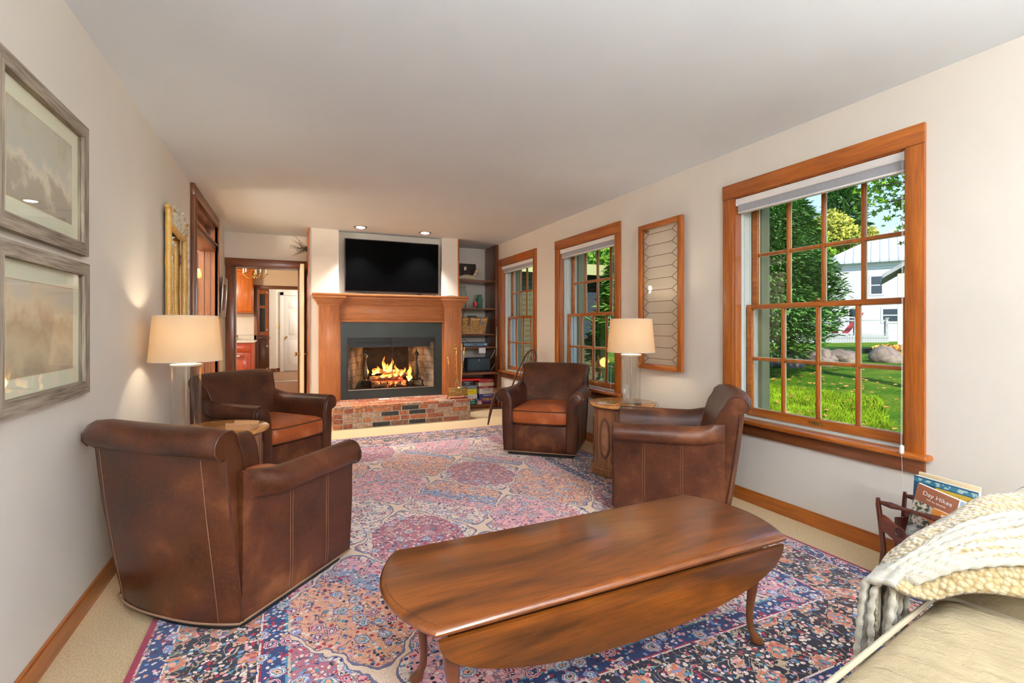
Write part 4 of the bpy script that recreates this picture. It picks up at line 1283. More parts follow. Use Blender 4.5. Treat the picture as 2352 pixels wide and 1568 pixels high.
    bump(t, p, nn.outputs[0], .5, .006)
    return m
rug_m = rug_mat()
RX, RY = 1.03, 3.25
o = MB().box(-1.54, 1.54, -2.25, 2.25, .0005, .012, .003).build('persian_rug', rug_m)
o.location = (RX, RY, 0)
tag(o, 'large red navy and cream floral Persian rug under the chairs', 'rug')
RZ = .012
# ================================================================ leather swivel chairs
def rrect(w, y0, y1, r, n=6, fb=0.0, rb=0.0):
    pts = []
    for (cx, cy, a0) in ((w-r, y1-r, 0), (-w+r, y1-r, 90), (-w+r, y0+r, 180), (w-r, y0+r, 270)):
        for k in range(n+1):
            a = math.radians(a0+90*k/n)
            pts.append((cx+r*math.cos(a), cy+r*math.sin(a)))
    out = []
    for i, (x, y) in enumerate(pts):
        out.append((x, y))
        x2, y2 = pts[(i+1) % len(pts)]
        if i % (n+1) == n:
            for k in range(1, 8): out.append((x+(x2-x)*k/8, y+(y2-y)*k/8))
    ym = (y0+y1)/2
    return [(x, y+(fb*(1-(x/w)**2) if y > ym else -rb*(1-(x/w)**2))) for x, y in out]
def make_club_chair():
    t = thing('club_chair', 'x', 'armchair', (0, 0, 0), 0, 'brown leather club chairs on the rug')
    # plinth
    pl = rrect(.315, -.345, .300, .05, fb=0, rb=.05)
    MB().prism(pl, .0, .028).build('plinth', black_m, t)
    # outer base shell between arms
    # arms
    prof = [(.252, .035), (.252, .28), (.258, .44), (.268, .52), (.285, .562), (.308, .588), (.338, .600), (.370, .594), (.396, .574), (.408, .545), (.406, .515), (.392, .494), (.372, .486), (.354, .483), (.350, .470), (.349, .30), (.342, .15), (.334, .035)]
    for s_ in (1, -1):
        rings = []
        for i in range(25):
            u = i/24
            y = -.352+.667*u
            dz = -.006*math.cos(u*PI)+.012*(1-u)**3
            fl = -.012*(1-u)**2            # slight taper towards the back
            kb = max(0, min(1, (-.17-y)/.17))
            kb = kb*kb*(3-2*kb)
            rings.append([(s_*((x if x < .345 else x-(x-.345)*kb*.95)+fl*(z/.6)*(1-kb)), y, z+((dz+.02*kb) if z > .4 else 0)) for x, z in prof])
        arm = MB().loft(rings).build('arm', leather_m, t, smooth=45)
        # front panel of the arm with piping
        fp = [(x+(.004 if x < .30 else -.012), z) for x, z in prof]
        cx = sum(q[0] for q in fp)/len(fp)
        core = [(.262, .05), (.262, .30), (.268, .46), (.277, .52), (.292, .555), (.315, .578), (.338, .585), (.364, .578), (.384, .556), (.388, .530), (.372, .508), (.350, .497), (.336, .47), (.334, .30), (.328, .15), (.322, .05)]
        MB().loft([[(s_*x, .314, z) for x, z in core], [(s_*x, .325, z) for x, z in core], [(s_*(x+(.325-x)*.12), .330, z+(.30-z)*.02) for x, z in core]]).build('arm_front', leather_m, arm, smooth=35)
        MB().tube([(s_*x, .3175, z) for x, z in core], .0042, 6, closed=True).tube([(s_*x, .314, z) for x, z in prof], .0035, 6, closed=True).build('piping', leather_pipe, arm)
        # double rows of stitching on the outside
        b = MB()
        for yy in (-.10, .13):
            for q in (-.007, .007):
                b.tube([(s_*(.3445-.006*(1-(yy+.375)/.69)**2), yy+q, z) for z in (.05,)]+[(s_*(.3495-.004*(1-(yy+.375)/.69)**2), yy+q, z) for z in (.16, .30, .40)]+[(s_*(.3515-.005*(1-(yy+.375)/.69)**2), yy+q, .478)], .0011, 5)
        b.build('stitching', stitch_m, arm)
    # back: outer shell, roll, front face
    BP = [  # y, z, halfwidth, plan bow
        (-.21, .30, .250, .00), (-.235, .40, .250, .00), (-.265, .50, .262, .00), (-.30, .60, .296, .005), (-.338, .69, .312, .012), (-.372, .745, .326, .018), (-.405, .785, .336, .022),
        (-.440, .806, .342, .026), (-.478, .808, .346, .030), (-.512, .793, .350, .034), (-.532, .765, .353, .036), (-.534, .735, .353, .038), (-.518, .712, .351, .040), (-.500, .702, .349, .042),
        (-.496, .690, .349, .044), (-.488, .60, .350, .046), (-.474, .45, .350, .050), (-.452, .28, .346, .054), (-.430, .12, .339, .058), (-.418, .035, .334, .060), (-.30, .035, .334, .0)]
    S = [-1, -.97, -.9, -.78, -.62, -.45, -.28, -.14, 0, .14, .28, .45, .62, .78, .9, .97, 1]
    rings = []
    for s_ in S:
        r_ = []
        for (y, z, w, bow) in BP:
            e = abs(s_)
            zz = z-(.016*e**8 if z > .7 else 0)
            yy = y+bow*e**2.4+(.012*e**10 if y < -.4 else 0)
            if y > -.36 and z > .35: yy -= .010*(1-e**2)
            r_.append((s_*w, yy, zz))
        rings.append(r_)
    back = MB().loft(rings).build('backrest', leather_m, t, smooth=50)
    for s_ in (-1, 1):
        ring = [(x*1.004, y, z) for x, y, z in rings[0 if s_ < 0 else -1]]
        MB().tube(ring[2:13], .004, 6).build('piping', leather_pipe, back)
        MB().tube([(x, y+.003, z) for x, y, z in ring[13:20]], .0045, 6).build('piping', leather_pipe, back)
        q = rings[3 if s_ < 0 else -4]
        MB().tube([(x, y-.0015, z) for x, y, z in q[14:20]], .0014, 5).build('stitching', stitch_m, back)
    c0 = [r[13] for r in rings]
    MB().tube([(x, y+.002, z-.002) for x, y, z in c0], .003, 5).build('roll_seam', leather_pipe, back)
    # front rail
    fr = [[(x, y, z) for x, y in rrect(.255, -.2, .300+q, .012, 3)] for z, q in ((.035, 0), (.06, .006), (.15, .010), (.25, .008), (.278, .0), (.285, -.02))]
    MB().loft(fr).build('front_rail', leather_m, t, smooth=50)
    # seat cushion
    spec = [(.030, .288), (.010, .294), (.0, .312), (.0, .36), (.002, .405), (.010, .422), (.030, .434), (.07, .446), (.12, .456), (.17, .462), (.22, .465)]
    rings = []
    for ins, z in spec:
        rings.append([(x, y, z) for x, y in rrect(.262-ins, -.27+ins, .335-ins, max(.02, .05-ins*.1), 5, fb=.014)])
    cu = MB().loft(rings).build('seat_cushion', leather_seat, t, smooth=60)
    for z in (.416, .302):
        MB().tube([(x, y, z) for x, y in rrect(.2645, -.27, .3375, .05, 5, fb=.014)], .0045, 6, closed=True).build('piping', leather_pipe, cu)
    # welt round the bottom
    bt = [(-.338+.676*k/8, .322, .036) for k in range(9)]+[(.338, .322-.66*k/8, .036) for k in range(1, 8)]
    bt += [(x, -.421+.060*abs(x/.337)**2.4, .036) for x in [.337-.674*k/24 for k in range(25)]]+[(-.338, -.338+.66*k/8, .036) for k in range(1, 8)]
    MB().tube(bt, .0045, 5, closed=True).build('bottom_welt', plain('bottom_welt', (.30, .18, .11), .5), t)
    return t
ch = make_club_chair()
CH = [((-.185, 2.659), 47.4, 'brown leather club chair nearest the camera on the left, seen from behind'),
      ((-.153, 4.506), -48.0, 'brown leather club chair left of the fireplace, behind the left drum table'),
      ((2.275, 4.253), -130.5, 'brown leather club chair facing the camera in front of the middle window'),
      ((2.307, 2.629), 140.1, 'brown leather club chair on the right, seen from its side behind the coffee table')]
for i, ((x, y), a, lb) in enumerate(CH):
    o = ch if i == 0 else copy_tree(ch)
    o.location = (x, y, RZ)
    o.rotation_euler = (0, 0, math.radians(a-90))
    o['label'] = lb
    if i == 3: o.scale = (.97, .97, .97)
# ================================================================ drop-leaf coffee table
t = thing('coffee_table', 'oval drop-leaf mahogany coffee table with cabriole legs in the foreground', 'coffee table', (.99, 1.475, RZ), math.radians(1.3))
HT = .432-RZ
HL, HWD, BOW = .665, .252, .085
def outline(ins):
    pts = []
    n = 18
    for k in range(n+1):                     # right end, bowed
        a = -1+2*k/n
        pts.append((HL+BOW*(1-a*a)-ins*(1-.0*abs(a)), a*(HWD-ins)))
    for k in range(n+1):
        a = 1-2*k/n
        pts.append((-HL-BOW*(1-a*a)+ins, a*(HWD-ins)))
    return pts
prof = [(.030, HT-.030), (.010, HT-.028), (.002, HT-.022), (.0, HT-.015), (.003, HT-.008), (.009, HT-.004), (.015, HT-.0035), (.0155, HT-.0005), (.018, HT)]
MB().loft([[(x, y, z) for x, y in outline(i)] for i, z in prof]).build('tabletop', table_m, t, smooth=35)
for s_ in (-1, 1):
    n = 40
    pts = []
    for k in range(n+1):
        a = PI*k/n
        pts.append((.655*math.cos(a), -.002-.168*math.sin(a)**.92))
    pts = [(x, HT-.034+z) for x, z in pts]
    y0_, y1_ = (-.253, -.237) if s_ < 0 else (.237, .253)
    MB().loft([[(x, y0_+(.002 if s_ < 0 else 0), z) for x, z in [(px*.995, HT-.034+(pz-HT+.034)*.985) for px, pz in pts]], [(x, y0_+.004, z) for x, z in pts], [(x, y1_-.004, z) for x, z in pts], [(x, y1_, z) for x, z in [(px*.995, HT-.034+(pz-HT+.034)*.985) for px, pz in pts]]]).build('drop_leaf', table_m, t, smooth=35)
MB().box(-.60, .60, -.195, .195, HT-.105, HT-.031, .003).build('apron', table_leg, t)
def cab_leg(sx, sy):
    d = Vector((sx*.8, sy*.6, 0))
    spec = [(HT-.032, 0, .026), (HT-.075, .004, .028), (HT-.11, .012, .0275), (HT-.15, .014, .0235), (HT-.20, .008, .0185), (HT-.26, .0, .015), (.10, -.006, .0125), (.05, -.002, .0125), (.028, .010, .0155), (.014, .020, .023), (.004, .022, .024), (.0, .020, .019)]
    b = MB()
    rings = []
    for z, off, r in spec:
        cx, cy = sx*.585+d.x*off, sy*.165+d.y*off
        sq = min(1, max(0, (z-(HT-.13))/.05))
        ring = []
        for k in range(16):
            a = 2*PI*k/16
            ca, sa = math.cos(a), math.sin(a)
            m = max(abs(ca), abs(sa))
            rr = r*(1+(1/m-1)*sq*.9)
            ring.append((cx+rr*ca, cy+rr*sa, z))
        rings.append(ring)
    b.loft(rings)
    return b.build('leg', table_leg, t, smooth=50)
for sx in (-1, 1):
    for sy in (-1, 1): cab_leg(sx, sy)
# ================================================================ drum side tables
def make_drum():
    t = thing('drum_table', 'x', 'side table', (0, 0, 0), 0, 'round wooden drum tables with lamps')
    R = .272
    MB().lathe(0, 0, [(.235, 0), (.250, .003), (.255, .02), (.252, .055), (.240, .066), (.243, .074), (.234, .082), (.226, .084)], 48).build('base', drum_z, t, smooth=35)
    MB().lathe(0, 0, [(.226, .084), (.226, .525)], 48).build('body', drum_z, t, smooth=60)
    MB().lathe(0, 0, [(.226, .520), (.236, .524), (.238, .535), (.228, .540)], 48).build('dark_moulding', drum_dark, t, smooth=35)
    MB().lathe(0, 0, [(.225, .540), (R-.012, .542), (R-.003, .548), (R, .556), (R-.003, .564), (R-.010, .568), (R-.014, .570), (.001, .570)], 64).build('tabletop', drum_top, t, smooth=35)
    def surf(a, z, r=.2275): return (r*math.cos(a), r*math.sin(a), z)
    NP = 8
    for i in range(NP):
        a0 = 2*PI*i/NP
        # arched oval panel: dark recess ring, burl insert
        loop = []
        for k in range(40):
            q = 2*PI*k/40
            ax, az = math.cos(q), math.sin(q)
            loop.append((a0+.20*ax*(1-.06*abs(az)), .30+.155*(abs(az)**.8)*(1 if az > 0 else -1)))
        MB().tube([surf(a, z, .229) for a, z in loop], .0075, 8, closed=True, flat=.8).tube([surf(a0+(a-a0)*.82, .30+(z-.30)*.93, .228) for a, z in loop], .004, 6, closed=True).build('panel_moulding', drum_dark, t)
        b = MB()
        ctr = b.bm.verts.new(surf(a0, .30, .2283))
        rings_ = []
        for f_ in (.4, .8):
            rings_.append([b.bm.verts.new(surf(a0+(a-a0)*f_, .30+(z-.30)*f_*1.08, .2283)) for a, z in loop])
        for k in range(40):
            b.bm.faces.new((ctr, rings_[0][k], rings_[0][(k+1) % 40]))
            b.bm.faces.new((rings_[0][k], rings_[1][k], rings_[1][(k+1) % 40], rings_[0][(k+1) % 40]))
        b.build('burl_panel', burl, t)
    b = MB()
    for i in range(NP):
        a = 2*PI*(i+.5)/NP
        for q in (-.022, .022): b.tube([surf(a+q, .09, .2262), surf(a+q, .515, .2262)], .0022, 5)
    b.build('grooves', drum_dark, t)
    return t
dr = make_drum()
DR = [((2.485, 3.330), .30, 'wooden drum table by the right wall between two leather chairs'), ((-.394, 3.480), .12, 'wooden drum table between the two left leather chairs')]
for i, ((x, y), a, lb) in enumerate(DR):
    o = dr if i == 0 else copy_tree(dr)
    o.location = (x, y, RZ)
    o.rotation_euler = (0, 0, a)
    o['label'] = lb
TZ = .570+RZ
# lamps
def make_lamp():
    t = thing('table_lamp', 'x', 'table lamp', (0, 0, 0), 0, 'glass cylinder table lamps')
    MB().lathe(0, 0, [(.083, 0), (.085, .003), (.085, .022), (.082, .026), (.02, .028)], 40).build('base', steel_m, t, smooth=35)
    b = MB()
    b.lathe(0, 0, [(.0755, .027), (.0755, .385)], 40, cap=False).lathe(0, 0, [(.0700, .385), (.0700, .027)], 40, cap=False)
    b.lathe(0, 0, [(.0755, .385), (.0700, .385)], 40, cap=False)
    b.build('glass_cylinder', clear_m, t, smooth=60)
    MB().lathe(0, 0, [(.006, .027), (.006, .395)], 12).build('rod', steel_m, t)
    MB().lathe(0, 0, [(.079, .386), (.080, .389), (.080, .395), (.076, .398), (.02, .400), (.014, .404), (.014, .418), (.008, .420), (.008, .50)], 40).build('cap', plain('pale_cap', (.75, .70, .60), .4), t, smooth=35)
    MB().lathe(0, 0, [(.015, .50), (.017, .52), (.030, .545), (.033, .57), (.024, .595), (.001, .605)], 20).build('bulb', bulb_m, t, smooth=80)
    b = MB()
    b.lathe(0, 0, [(.186, .415), (.163, .678)], 64, cap=False)
    b.lathe(0, 0, [(.1612, .678), (.1842, .415)], 64, cap=False)
    b.lathe(0, 0, [(.163, .678), (.1612, .678)], 64, cap=False).lathe(0, 0, [(.1842, .415), (.186, .415)], 64, cap=False)
    sh = b.build('lamp_shade', shade_m, t, smooth=60, fixn=False)
    rb_ = plain('rim_binding', (.80, .74, .62), .7)
    MB().tube([(.186*math.cos(a), .186*math.sin(a), .416) for a in [2*PI*k/48 for k in range(48)]], .0022, 5, closed=True).build('rim_binding', rb_, sh)
    MB().tube([(.163*math.cos(a), .163*math.sin(a), .677) for a in [2*PI*k/48 for k in range(48)]], .0022, 5, closed=True).build('rim_binding', rb_, sh)
    b = MB()
    for k in range(3): b.tube([(.008*math.cos(k*2.1), .008*math.sin(k*2.1), .655), (.162*math.cos(k*2.1), .162*math.sin(k*2.1), .670)], .002, 5)
    b.tube([(0, 0, .50), (.03, 0, .52), (.042, 0, .57), (.03, 0, .64), (0, 0, .66)], .0018, 5).tube([(0, 0, .50), (-.03, 0, .52), (-.042, 0, .57), (-.03, 0, .64), (0, 0, .66)], .0018, 5)
    b.build('harp', brass_m, sh)
    return t
lp = make_lamp()
LP = [((2.465, 3.185), 'lit glass cylinder lamp with cream shade by the right wall'), ((-.558, 3.410), 'lit glass cylinder lamp with cream shade by the left wall')]
for i, ((x, y), lb) in enumerate(LP):
    o = lp if i == 0 else copy_tree(lp)
    o.location = (x, y, TZ+.0005)
    o['label'] = lb
    point_light('lamp_bulb', (x, y, TZ+.565), LAMP_W, .035, (1, .84, .62))
# small things on the tables
c = thing('coaster_stack', 'square wooden coaster lying on the right drum table', 'coaster', (2.315, 3.235, TZ))
MB().box(-.05, .05, -.05, .05, .0005, .010, .002).build('coaster', drum_top, c)
c.rotation_euler = (0, 0, .5)
tag(MB().tube([(2.55, 3.17, TZ+.005), (2.60, 3.14, TZ+.005), (2.66, 3.17, TZ+.005), (2.74, 3.22, TZ+.004), (2.785, 3.24, TZ-.03), (2.80, 3.28, TZ-.2), (2.84, 3.5, .30)], .0025, 6).build('lamp_cord', plain('clear_cord', (.55, .40, .25), .4)), 'thin lamp cord curling off the right drum table', 'cord')
c = thing('coaster_box', 'open wooden box of coasters on the left drum table', 'coaster box', (-.265, 3.360, TZ), -.45)
b = MB().box(-.075, .075, -.048, -.040, .0005, .045, .001).box(-.075, .075, .040, .048, .0005, .045, .001).box(-.075, -.067, -.04, .04, .0005, .03, .001).box(.067, .075, -.04, .04, .0005, .03, .001).box(-.067, .067, -.04, .04, .0005, .006)
b.build('tray', wood('box_wood', (.42, .20, .09), (.62, .34, .16), 'X'), c)
MB().box(-.055, .055, -.034, .034, .006, .026, .002).build('coasters', wood('box_wood_pale', (.52, .30, .12), (.70, .44, .20), 'X'), c)
# outlet beside the middle window
s = thing('wall_outlet', 'white outlet plate with a night light low beside the middle window', 'outlet', (XR, 3.775, .60))
MB().box(-.006, 0, -.035, .035, -.06, .06, .003).build('plate', white_m, s)
MB().box(-.03, -.006, -.012, .012, -.02, .02, .004).build('plug', white_m, s)
# ================================================================ things on the walls
def print_mat(name, kind):
    m, t, p, o = base_mat(name)
    tc = t.nodes.new('ShaderNodeTexCoord')
    sx = t.nodes.new('ShaderNodeSeparateXYZ')
    t.links.new(tc.outputs['Object'], sx.inputs[0])
    n = node(t, 'ShaderNodeTexNoise', Scale=9 if kind == 0 else 7, Detail=7, Roughness=.65)
    t.links.new(tc.outputs['Object'], n.inputs['Vector'])
    a = node(t, 'ShaderNodeMath', operation='MULTIPLY_ADD')
    t.links.new(n.outputs[0], a.inputs[0])
    a.inputs[1].default_value = .55
    b = node(t, 'ShaderNodeMath', operation='MULTIPLY')
    t.links.new(sx.outputs['Z'], b.inputs[0])
    b.inputs[1].default_value = 1.3 if kind == 0 else 1.7
    t.links.new(b.outputs[0], a.inputs[2])
    if kind == 0: st = [(0.0, (.42, .39, .33)), (.16, (.48, .43, .36)), (.24, (.82, .74, .62)), (.32, (.62, .61, .57)), (.42, (.66, .62, .52)), (.56, (.46, .43, .32)), (.78, (.76, .71, .56))]
    else: st = [(0.0, (.50, .41, .30)), (.15, (.74, .60, .42)), (.30, (.60, .44, .28)), (.42, (.80, .68, .50)), (.52, (.70, .65, .57)), (.7, (.74, .70, .60))]
    r = ramp(t, st)
    t.links.new(a.outputs[0], r.inputs[0])
    t.links.new(r.outputs[0], p.inputs['Base Color'])
    p.inputs['Roughness'].default_value = .6
    return m
def picture(label, y0, y1, z0, z1, fw, pm, loc_x=XL):
    t = thing('framed_picture', label, 'picture', (loc_x, (y0+y1)/2, (z0+z1)/2), 0, 'framed landscape prints on the left wall')
    hy, hz = (y1-y0)/2, (z1-z0)/2
    fr = MB()
    D_ = .030
    def side(poly, mat):
        MB().prism([(a, c) for a, c in poly], .002, D_, 'X').build('frame_rail', mat, t, smooth=0)
    side([(-hy, hz), (hy, hz), (hy-fw, hz-fw), (-hy+fw, hz-fw)], grey_wood)
    side([(-hy, -hz), (hy, -hz), (hy-fw, -hz+fw), (-hy+fw, -hz+fw)], grey_wood)
    side([(hy, hz), (hy, -hz), (hy-fw, -hz+fw), (hy-fw, hz-fw)], grey_wood_z)
    side([(-hy, hz), (-hy, -hz), (-hy+fw, -hz+fw), (-hy+fw, hz-fw)], grey_wood_z)
    iy, iz = hy-fw, hz-fw
    MB().box(.004, .008, -iy, iy, -iz, iz).build('mat_board', plain('mat_board', (.86, .85, .70), .8), t)
    mw = .062
    MB().box(.008, .0085, -iy+mw-.004, iy-mw+.004, -iz+mw-.004, iz-mw+.004).build('mat_bevel', plain('mat_bevel', (.62, .48, .30), .7), t)
    MB().box(.0085, .009, -iy+mw, iy-mw, -iz+mw, iz-mw).build('print', pm, t)
    MB().box(.017, .019, -iy, iy, -iz, iz).build('pane', glass('picture_glass', (.99, .995, .98), .45), t)
    return t
picture('upper framed lake landscape print in grey weathered wood', 1.86, 2.565, 1.483, 2.008, .050, print_mat('lake_print', 0))
picture('lower framed mountain landscape print in grey weathered wood', 1.86, 2.575, .925, 1.452, .050, print_mat('mountain_print', 1))
# birch bark mirror
t = thing('bark_mirror', 'tall mirror in a rustic yellow birch branch and white bark frame', 'mirror', (XL+.002, 3.95, 1.00))
H_, W_ = 1.02, .66
MB().box(.004, .010, .08, W_-.08, .08, H_-.10).build('mirror_glass', plain('mirror_silver', (.92, .92, .90), .01, metal=1), t)
birch_y = wood('yellow_birch_bark', (.72, .36, .05), (.88, .58, .17), 'Y', rough=.5, stretch=3, pores=.3)
bark_w = plain('white_bark', (.88, .82, .68), .8, noise_amt=.28, nscale=30, bmp=1.0, bscale=40)
def branch(name, pts, rad, mat, seed=0, par=None):
    rg = random.Random(seed)
    n = 22
    P_, R_ = [], []
    for i in range(n):
        u = i/(n-1)
        f = u*(len(pts)-1)
        k = min(int(f), len(pts)-2)
        q = Vector(pts[k]).lerp(Vector(pts[k+1]), f-k)
        P_.append(q+Vector((rg.uniform(-.002, .002), rg.uniform(-.003, .003), rg.uniform(-.003, .003))))
        R_.append(rad*(1+rg.uniform(-.07, .10)))
    return MB().tube(P_, R_, 10).build(name, mat, par or t, smooth=60)
for i, yy in enumerate((.018, W_-.075, W_-.105)):
    branch('branch', [(.035, yy, .0), (.037, yy+.004, H_*.5), (.035, yy, H_-.03)], .020 if i == 0 else .017, birch_y, i)
branch('branch', [(.035, .0, H_-.015), (.035, W_, H_-.02)], .016, birch_y, 7)
branch('branch', [(.04, .05, H_-.13), (.045, W_*.5, H_-.165), (.04, W_-.08, H_-.15)], .018, birch_y, 8)
branch('branch', [(.035, .0, .03), (.035, W_, .03)], .02, birch_y, 9)
def bark(y0, y1, z0, z1, seed, xo=.03):
    rg = random.Random(seed)
    def fn(u, v):
        e = .006*noise.noise((u*9+seed, v*11, 0))
        ed = .012*noise.noise((u*14, v*9, seed)) if (v < .05 or v > .95 or u < .05 or u > .95) else 0
        return (xo+.012*math.sin(v*PI)*math.sin(u*PI)+e*2+.006*noise.noise((u*25, v*25, seed)), y0+(y1-y0)*u+ed, z0+(z1-z0)*v+ed)
    MB().grid(fn, 40, 30).build('bark_strip', bark_w, t, smooth=70, fixn=False)
bark(.03, W_-.03, H_-.14, H_+.015, 2, .045)
bark(.035, .085, .02, H_-.05, 5, .035)
bark(W_-.058, W_-.005, .0, H_-.03, 9, .04)
for i, (yy, zz, s_) in enumerate(((.10, .76, 1), (W_-.03, .30, -1), (W_-.03, .66, -1), (W_-.10, .88, 1), (.3, 1.0, 1), (.45, 1.0, 1), (.08, .20, 1))):
    pts = [(.045+.012*math.cos(a*.8), yy+s_*(.012+.0035*a)*math.sin(a*.8), zz+.007*a) for a in range(9)]
    MB().tube(pts, [.007, .008, .009, .009, .008, .007, .006, .004, .002], 6).build('bark_curl', bark_w, t, smooth=60)
# small framed document past the left doorway
t = thing('small_framed_document', 'narrow silver framed print hanging past the left doorway', 'picture', (XL+.022, 6.74, 1.32), 0, rot=(0, math.radians(3), 0))
MB().box(0, .016, 0, .42, 0, .012, .002).box(0, .016, 0, .42, .472, .484, .002).box(0, .016, 0, .012, .012, .472, .002).box(0, .016, .408, .42, .012, .472, .002).build('frame', steel_m, t)
MB().box(.002, .005, .012, .408, .012, .472).build('mat_board', white_m, t)
MB().box(.005, .006, .09, .33, .08, .40).build('print', plain('brown_print', (.26, .17, .13), .5, noise_amt=.5, nscale=12), t)
MB().box(.010, .012, .012, .408, .012, .472).build('pane', glass('frame_glass', (.98, .98, .98), .5), t)
# leaded glass panel hanging by the lamp
PX, PY0, PY1, PZ0, PZ1 = XR-.062, 2.990, 3.515, .838, 2.082
t = thing('leaded_glass_panel', 'old leaded glass window in an orange wooden frame hung on the right wall', 'window panel', (PX, 0, 0))
fw = .043
MB().box(0, .034, PY0, PY0+fw, PZ0, PZ1, .003).build('stile', trim_z, t)
MB().box(0, .034, PY1-fw, PY1, PZ0, PZ1, .003).build('stile', trim_z, t)
MB().box(0, .034, PY0+fw, PY1-fw, PZ0, PZ0+fw, .003).build('rail', trim_y, t)
MB().box(0, .034, PY0+fw, PY1-fw, PZ1-fw, PZ1, .003).build('rail', trim_y, t)
gy0, gy1, gz0, gz1 = PY0+fw, PY1-fw, PZ0+fw, PZ1-fw
MB().box(.016, .0185, gy0, gy1, gz0, gz1).build('pane', leaded_m, t)
b = MB()
nl = 12
hh = (gz1-gz0)/nl
ya, yb = gy0+.078, gy1-.078
for i in range(nl):
    z = gz0+hh*(i+.5)
    b.tube([(.016, ya, z), (.016, yb, z)], .0023, 5)
    for (yn, ye) in ((ya, gy0), (yb, gy1)):
        for dz in (-1, 1):
            b.tube([(.016, yn, z), (.016, ye, z+dz*hh*.5)], .0023, 5)
b.build('lead_lattice', lead_m, t)
MB().box(.034, .061, PY0+.05, PY0+.07, PZ1-.06, PZ1-.04).box(.034, .061, PY1-.07, PY1-.05, PZ1-.06, PZ1-.04).box(.034, .061, PY0+.05, PY0+.07, PZ0+.02, PZ0+.03).box(.034, .061, PY1-.07, PY1-.05, PZ0+.02, PZ0+.03).build('hanging_bracket', brass_dark, t)
# ================================================================ windsor chair by the far window
t = thing('windsor_chair', 'dark bow-back wooden chair behind the club chair by the far window', 'chair', (2.40, 5.42, RZ), math.radians(98))
seat = []
for z, s_ in ((.405, .86), (.415, .97), (.428, 1.0), (.440, .97), (.436, .80), (.432, .4)):
    seat.append([(s_*.205*math.cos(a)*(1+.08*math.sin(a)), s_*.20*math.sin(a), z) for a in [2*PI*k/28 for k in range(28)]])
MB().loft(seat).build('seat', windsor_m, t, smooth=60)
for sx, sy in ((-1, 1), (1, 1), (-1, -1), (1, -1)):
    MB().tube([(sx*.12, sy*.11, .41), (sx*.15, sy*.145, .28), (sx*.172, sy*.17, .14), (sx*.19, sy*.19, .0)], [.014, .019, .016, .010], 10).build('leg', windsor_m, t)
MB().tube([(-.16, .155, .20), (-.16, 0, .19), (-.16, -.155, .20)], .010, 8).tube([(.16, .155, .20), (.16, 0, .19), (.16, -.155, .20)], .010, 8).tube([(-.16, 0, .19), (.16, 0, .19)], .010, 8).build('stretcher', windsor_m, t)
bow = []
for k in range(25):
    a = PI*k/24
    bow.append((-.185*math.cos(a)*(1 if True else 1), -.150-.19*math.sin(a)**.75, .435+.47*math.sin(a)**.75))
MB().tube(bow, .0115, 8).build('bow', windsor_m, t, smooth=60)
for i in range(5):
    x = -.11+.055*i
    s1 = (1-(x/.185)**2)**.5
    hgt = s1**.75
    MB().tube([(x*.75, -.150, .435), (x, -.150-.19*hgt, .435+.47*hgt)], .0055, 8).build('spindle', windsor_m, t)
# ================================================================ sofa
SA = math.radians(9)
t = thing('sofa', 'cream upholstered sofa at the lower right, partly under a knitted throw', 'sofa', (1.0, .63, 0), SA)
def cushion(x0, x1, y0, y1, z0, z1, crown, r=.05, name='seat_cushion'):
    cx, w = (x0+x1)/2, (x1-x0)/2
    rings = []
    for ins, z in ((.03, z0), (.008, z0+.012), (0, z0+.03), (0, z1-.035), (.005, z1-.015), (.018, z1-.003), (.05, z1+crown*.3), (.11, z1+crown*.65), (.18, z1+crown*.9), (.26, z1+crown)):
        ring = []
        for x, y in rrect(w-min(ins, w*.8), y0+min(ins, (y1-y0)*.4), y1-min(ins, (y1-y0)*.4), max(.015, r-ins*.2), 5):
            wr = .0065*math.sin((x*1.0+y*.45)*38+1.5*noise.noise((x*4, y*4, 1)))*max(0, 1-abs(y-y1+.25)*2.4) if z > z1-.004 else 0
            ring.append((cx+x, y, z+wr))
        rings.append(ring)
    c = MB().loft(rings).build(name, sofa_m, t, smooth=70)
    MB().tube([(cx+x, y, z1-.012) for x, y in rrect(w+.003, y0-.002, y1+.004, r, 5)], .0065, 8, closed=True).build('piping', pipe_m, c)
    return c
MB().box(-1.30, 1.06, -.86, -.03, .06, .315, .02).build('base', sofa_m, t)
cushion(-.42, .60, -.64, .012, .32, .487, .028)
cushion(-1.06, -.425, -.64, .012, .32, .487, .028)
def sofa_arm(s_, x):
    prof = [(.0, .06), (.0, .44), (.03, .52), (.10, .60), (.20, .652), (.31, .672), (.40, .655), (.455, .60), (.46, .52), (.44, .46), (.44, .06)]
    rings = []
    for y, k in ((-.86, .97), (-.84, 1), (-.5, 1), (-.1, 1), (.0, 1), (.028, .985), (.036, .94)):
        rings.append([(x+s_*(.22+(a-.22)*k), y, .06+(z-.06)*k) for a, z in prof])
    return MB().loft(rings).build('arm', sofa_m, t, smooth=60)
sofa_arm(1, .61)
sofa_arm(-1, -1.065)
rings = []
for x, k in ((-1.08, .95), (-1.06, 1), (.0, 1), (.62, 1), (.64, .95)):
    rings.append([(x, -.73+(y+.73)*k, z*k) for y, z in [(-.98, .06), (-1.0, .5), (-1.0, .80), (-.96, .85), (-.86, .87), (-.78, .84), (-.72, .75), (-.66, .55), (-.64, .32), (-.64, .06)]])
MB().loft(rings).build('backrest', sofa_m, t, smooth=60)
for sx in (-1.2, .95):
    for sy in (-.92, -.08): MB().lathe(sx, sy, [(.018, 0), (.026, .06)], 12).build('foot', table_leg, t)
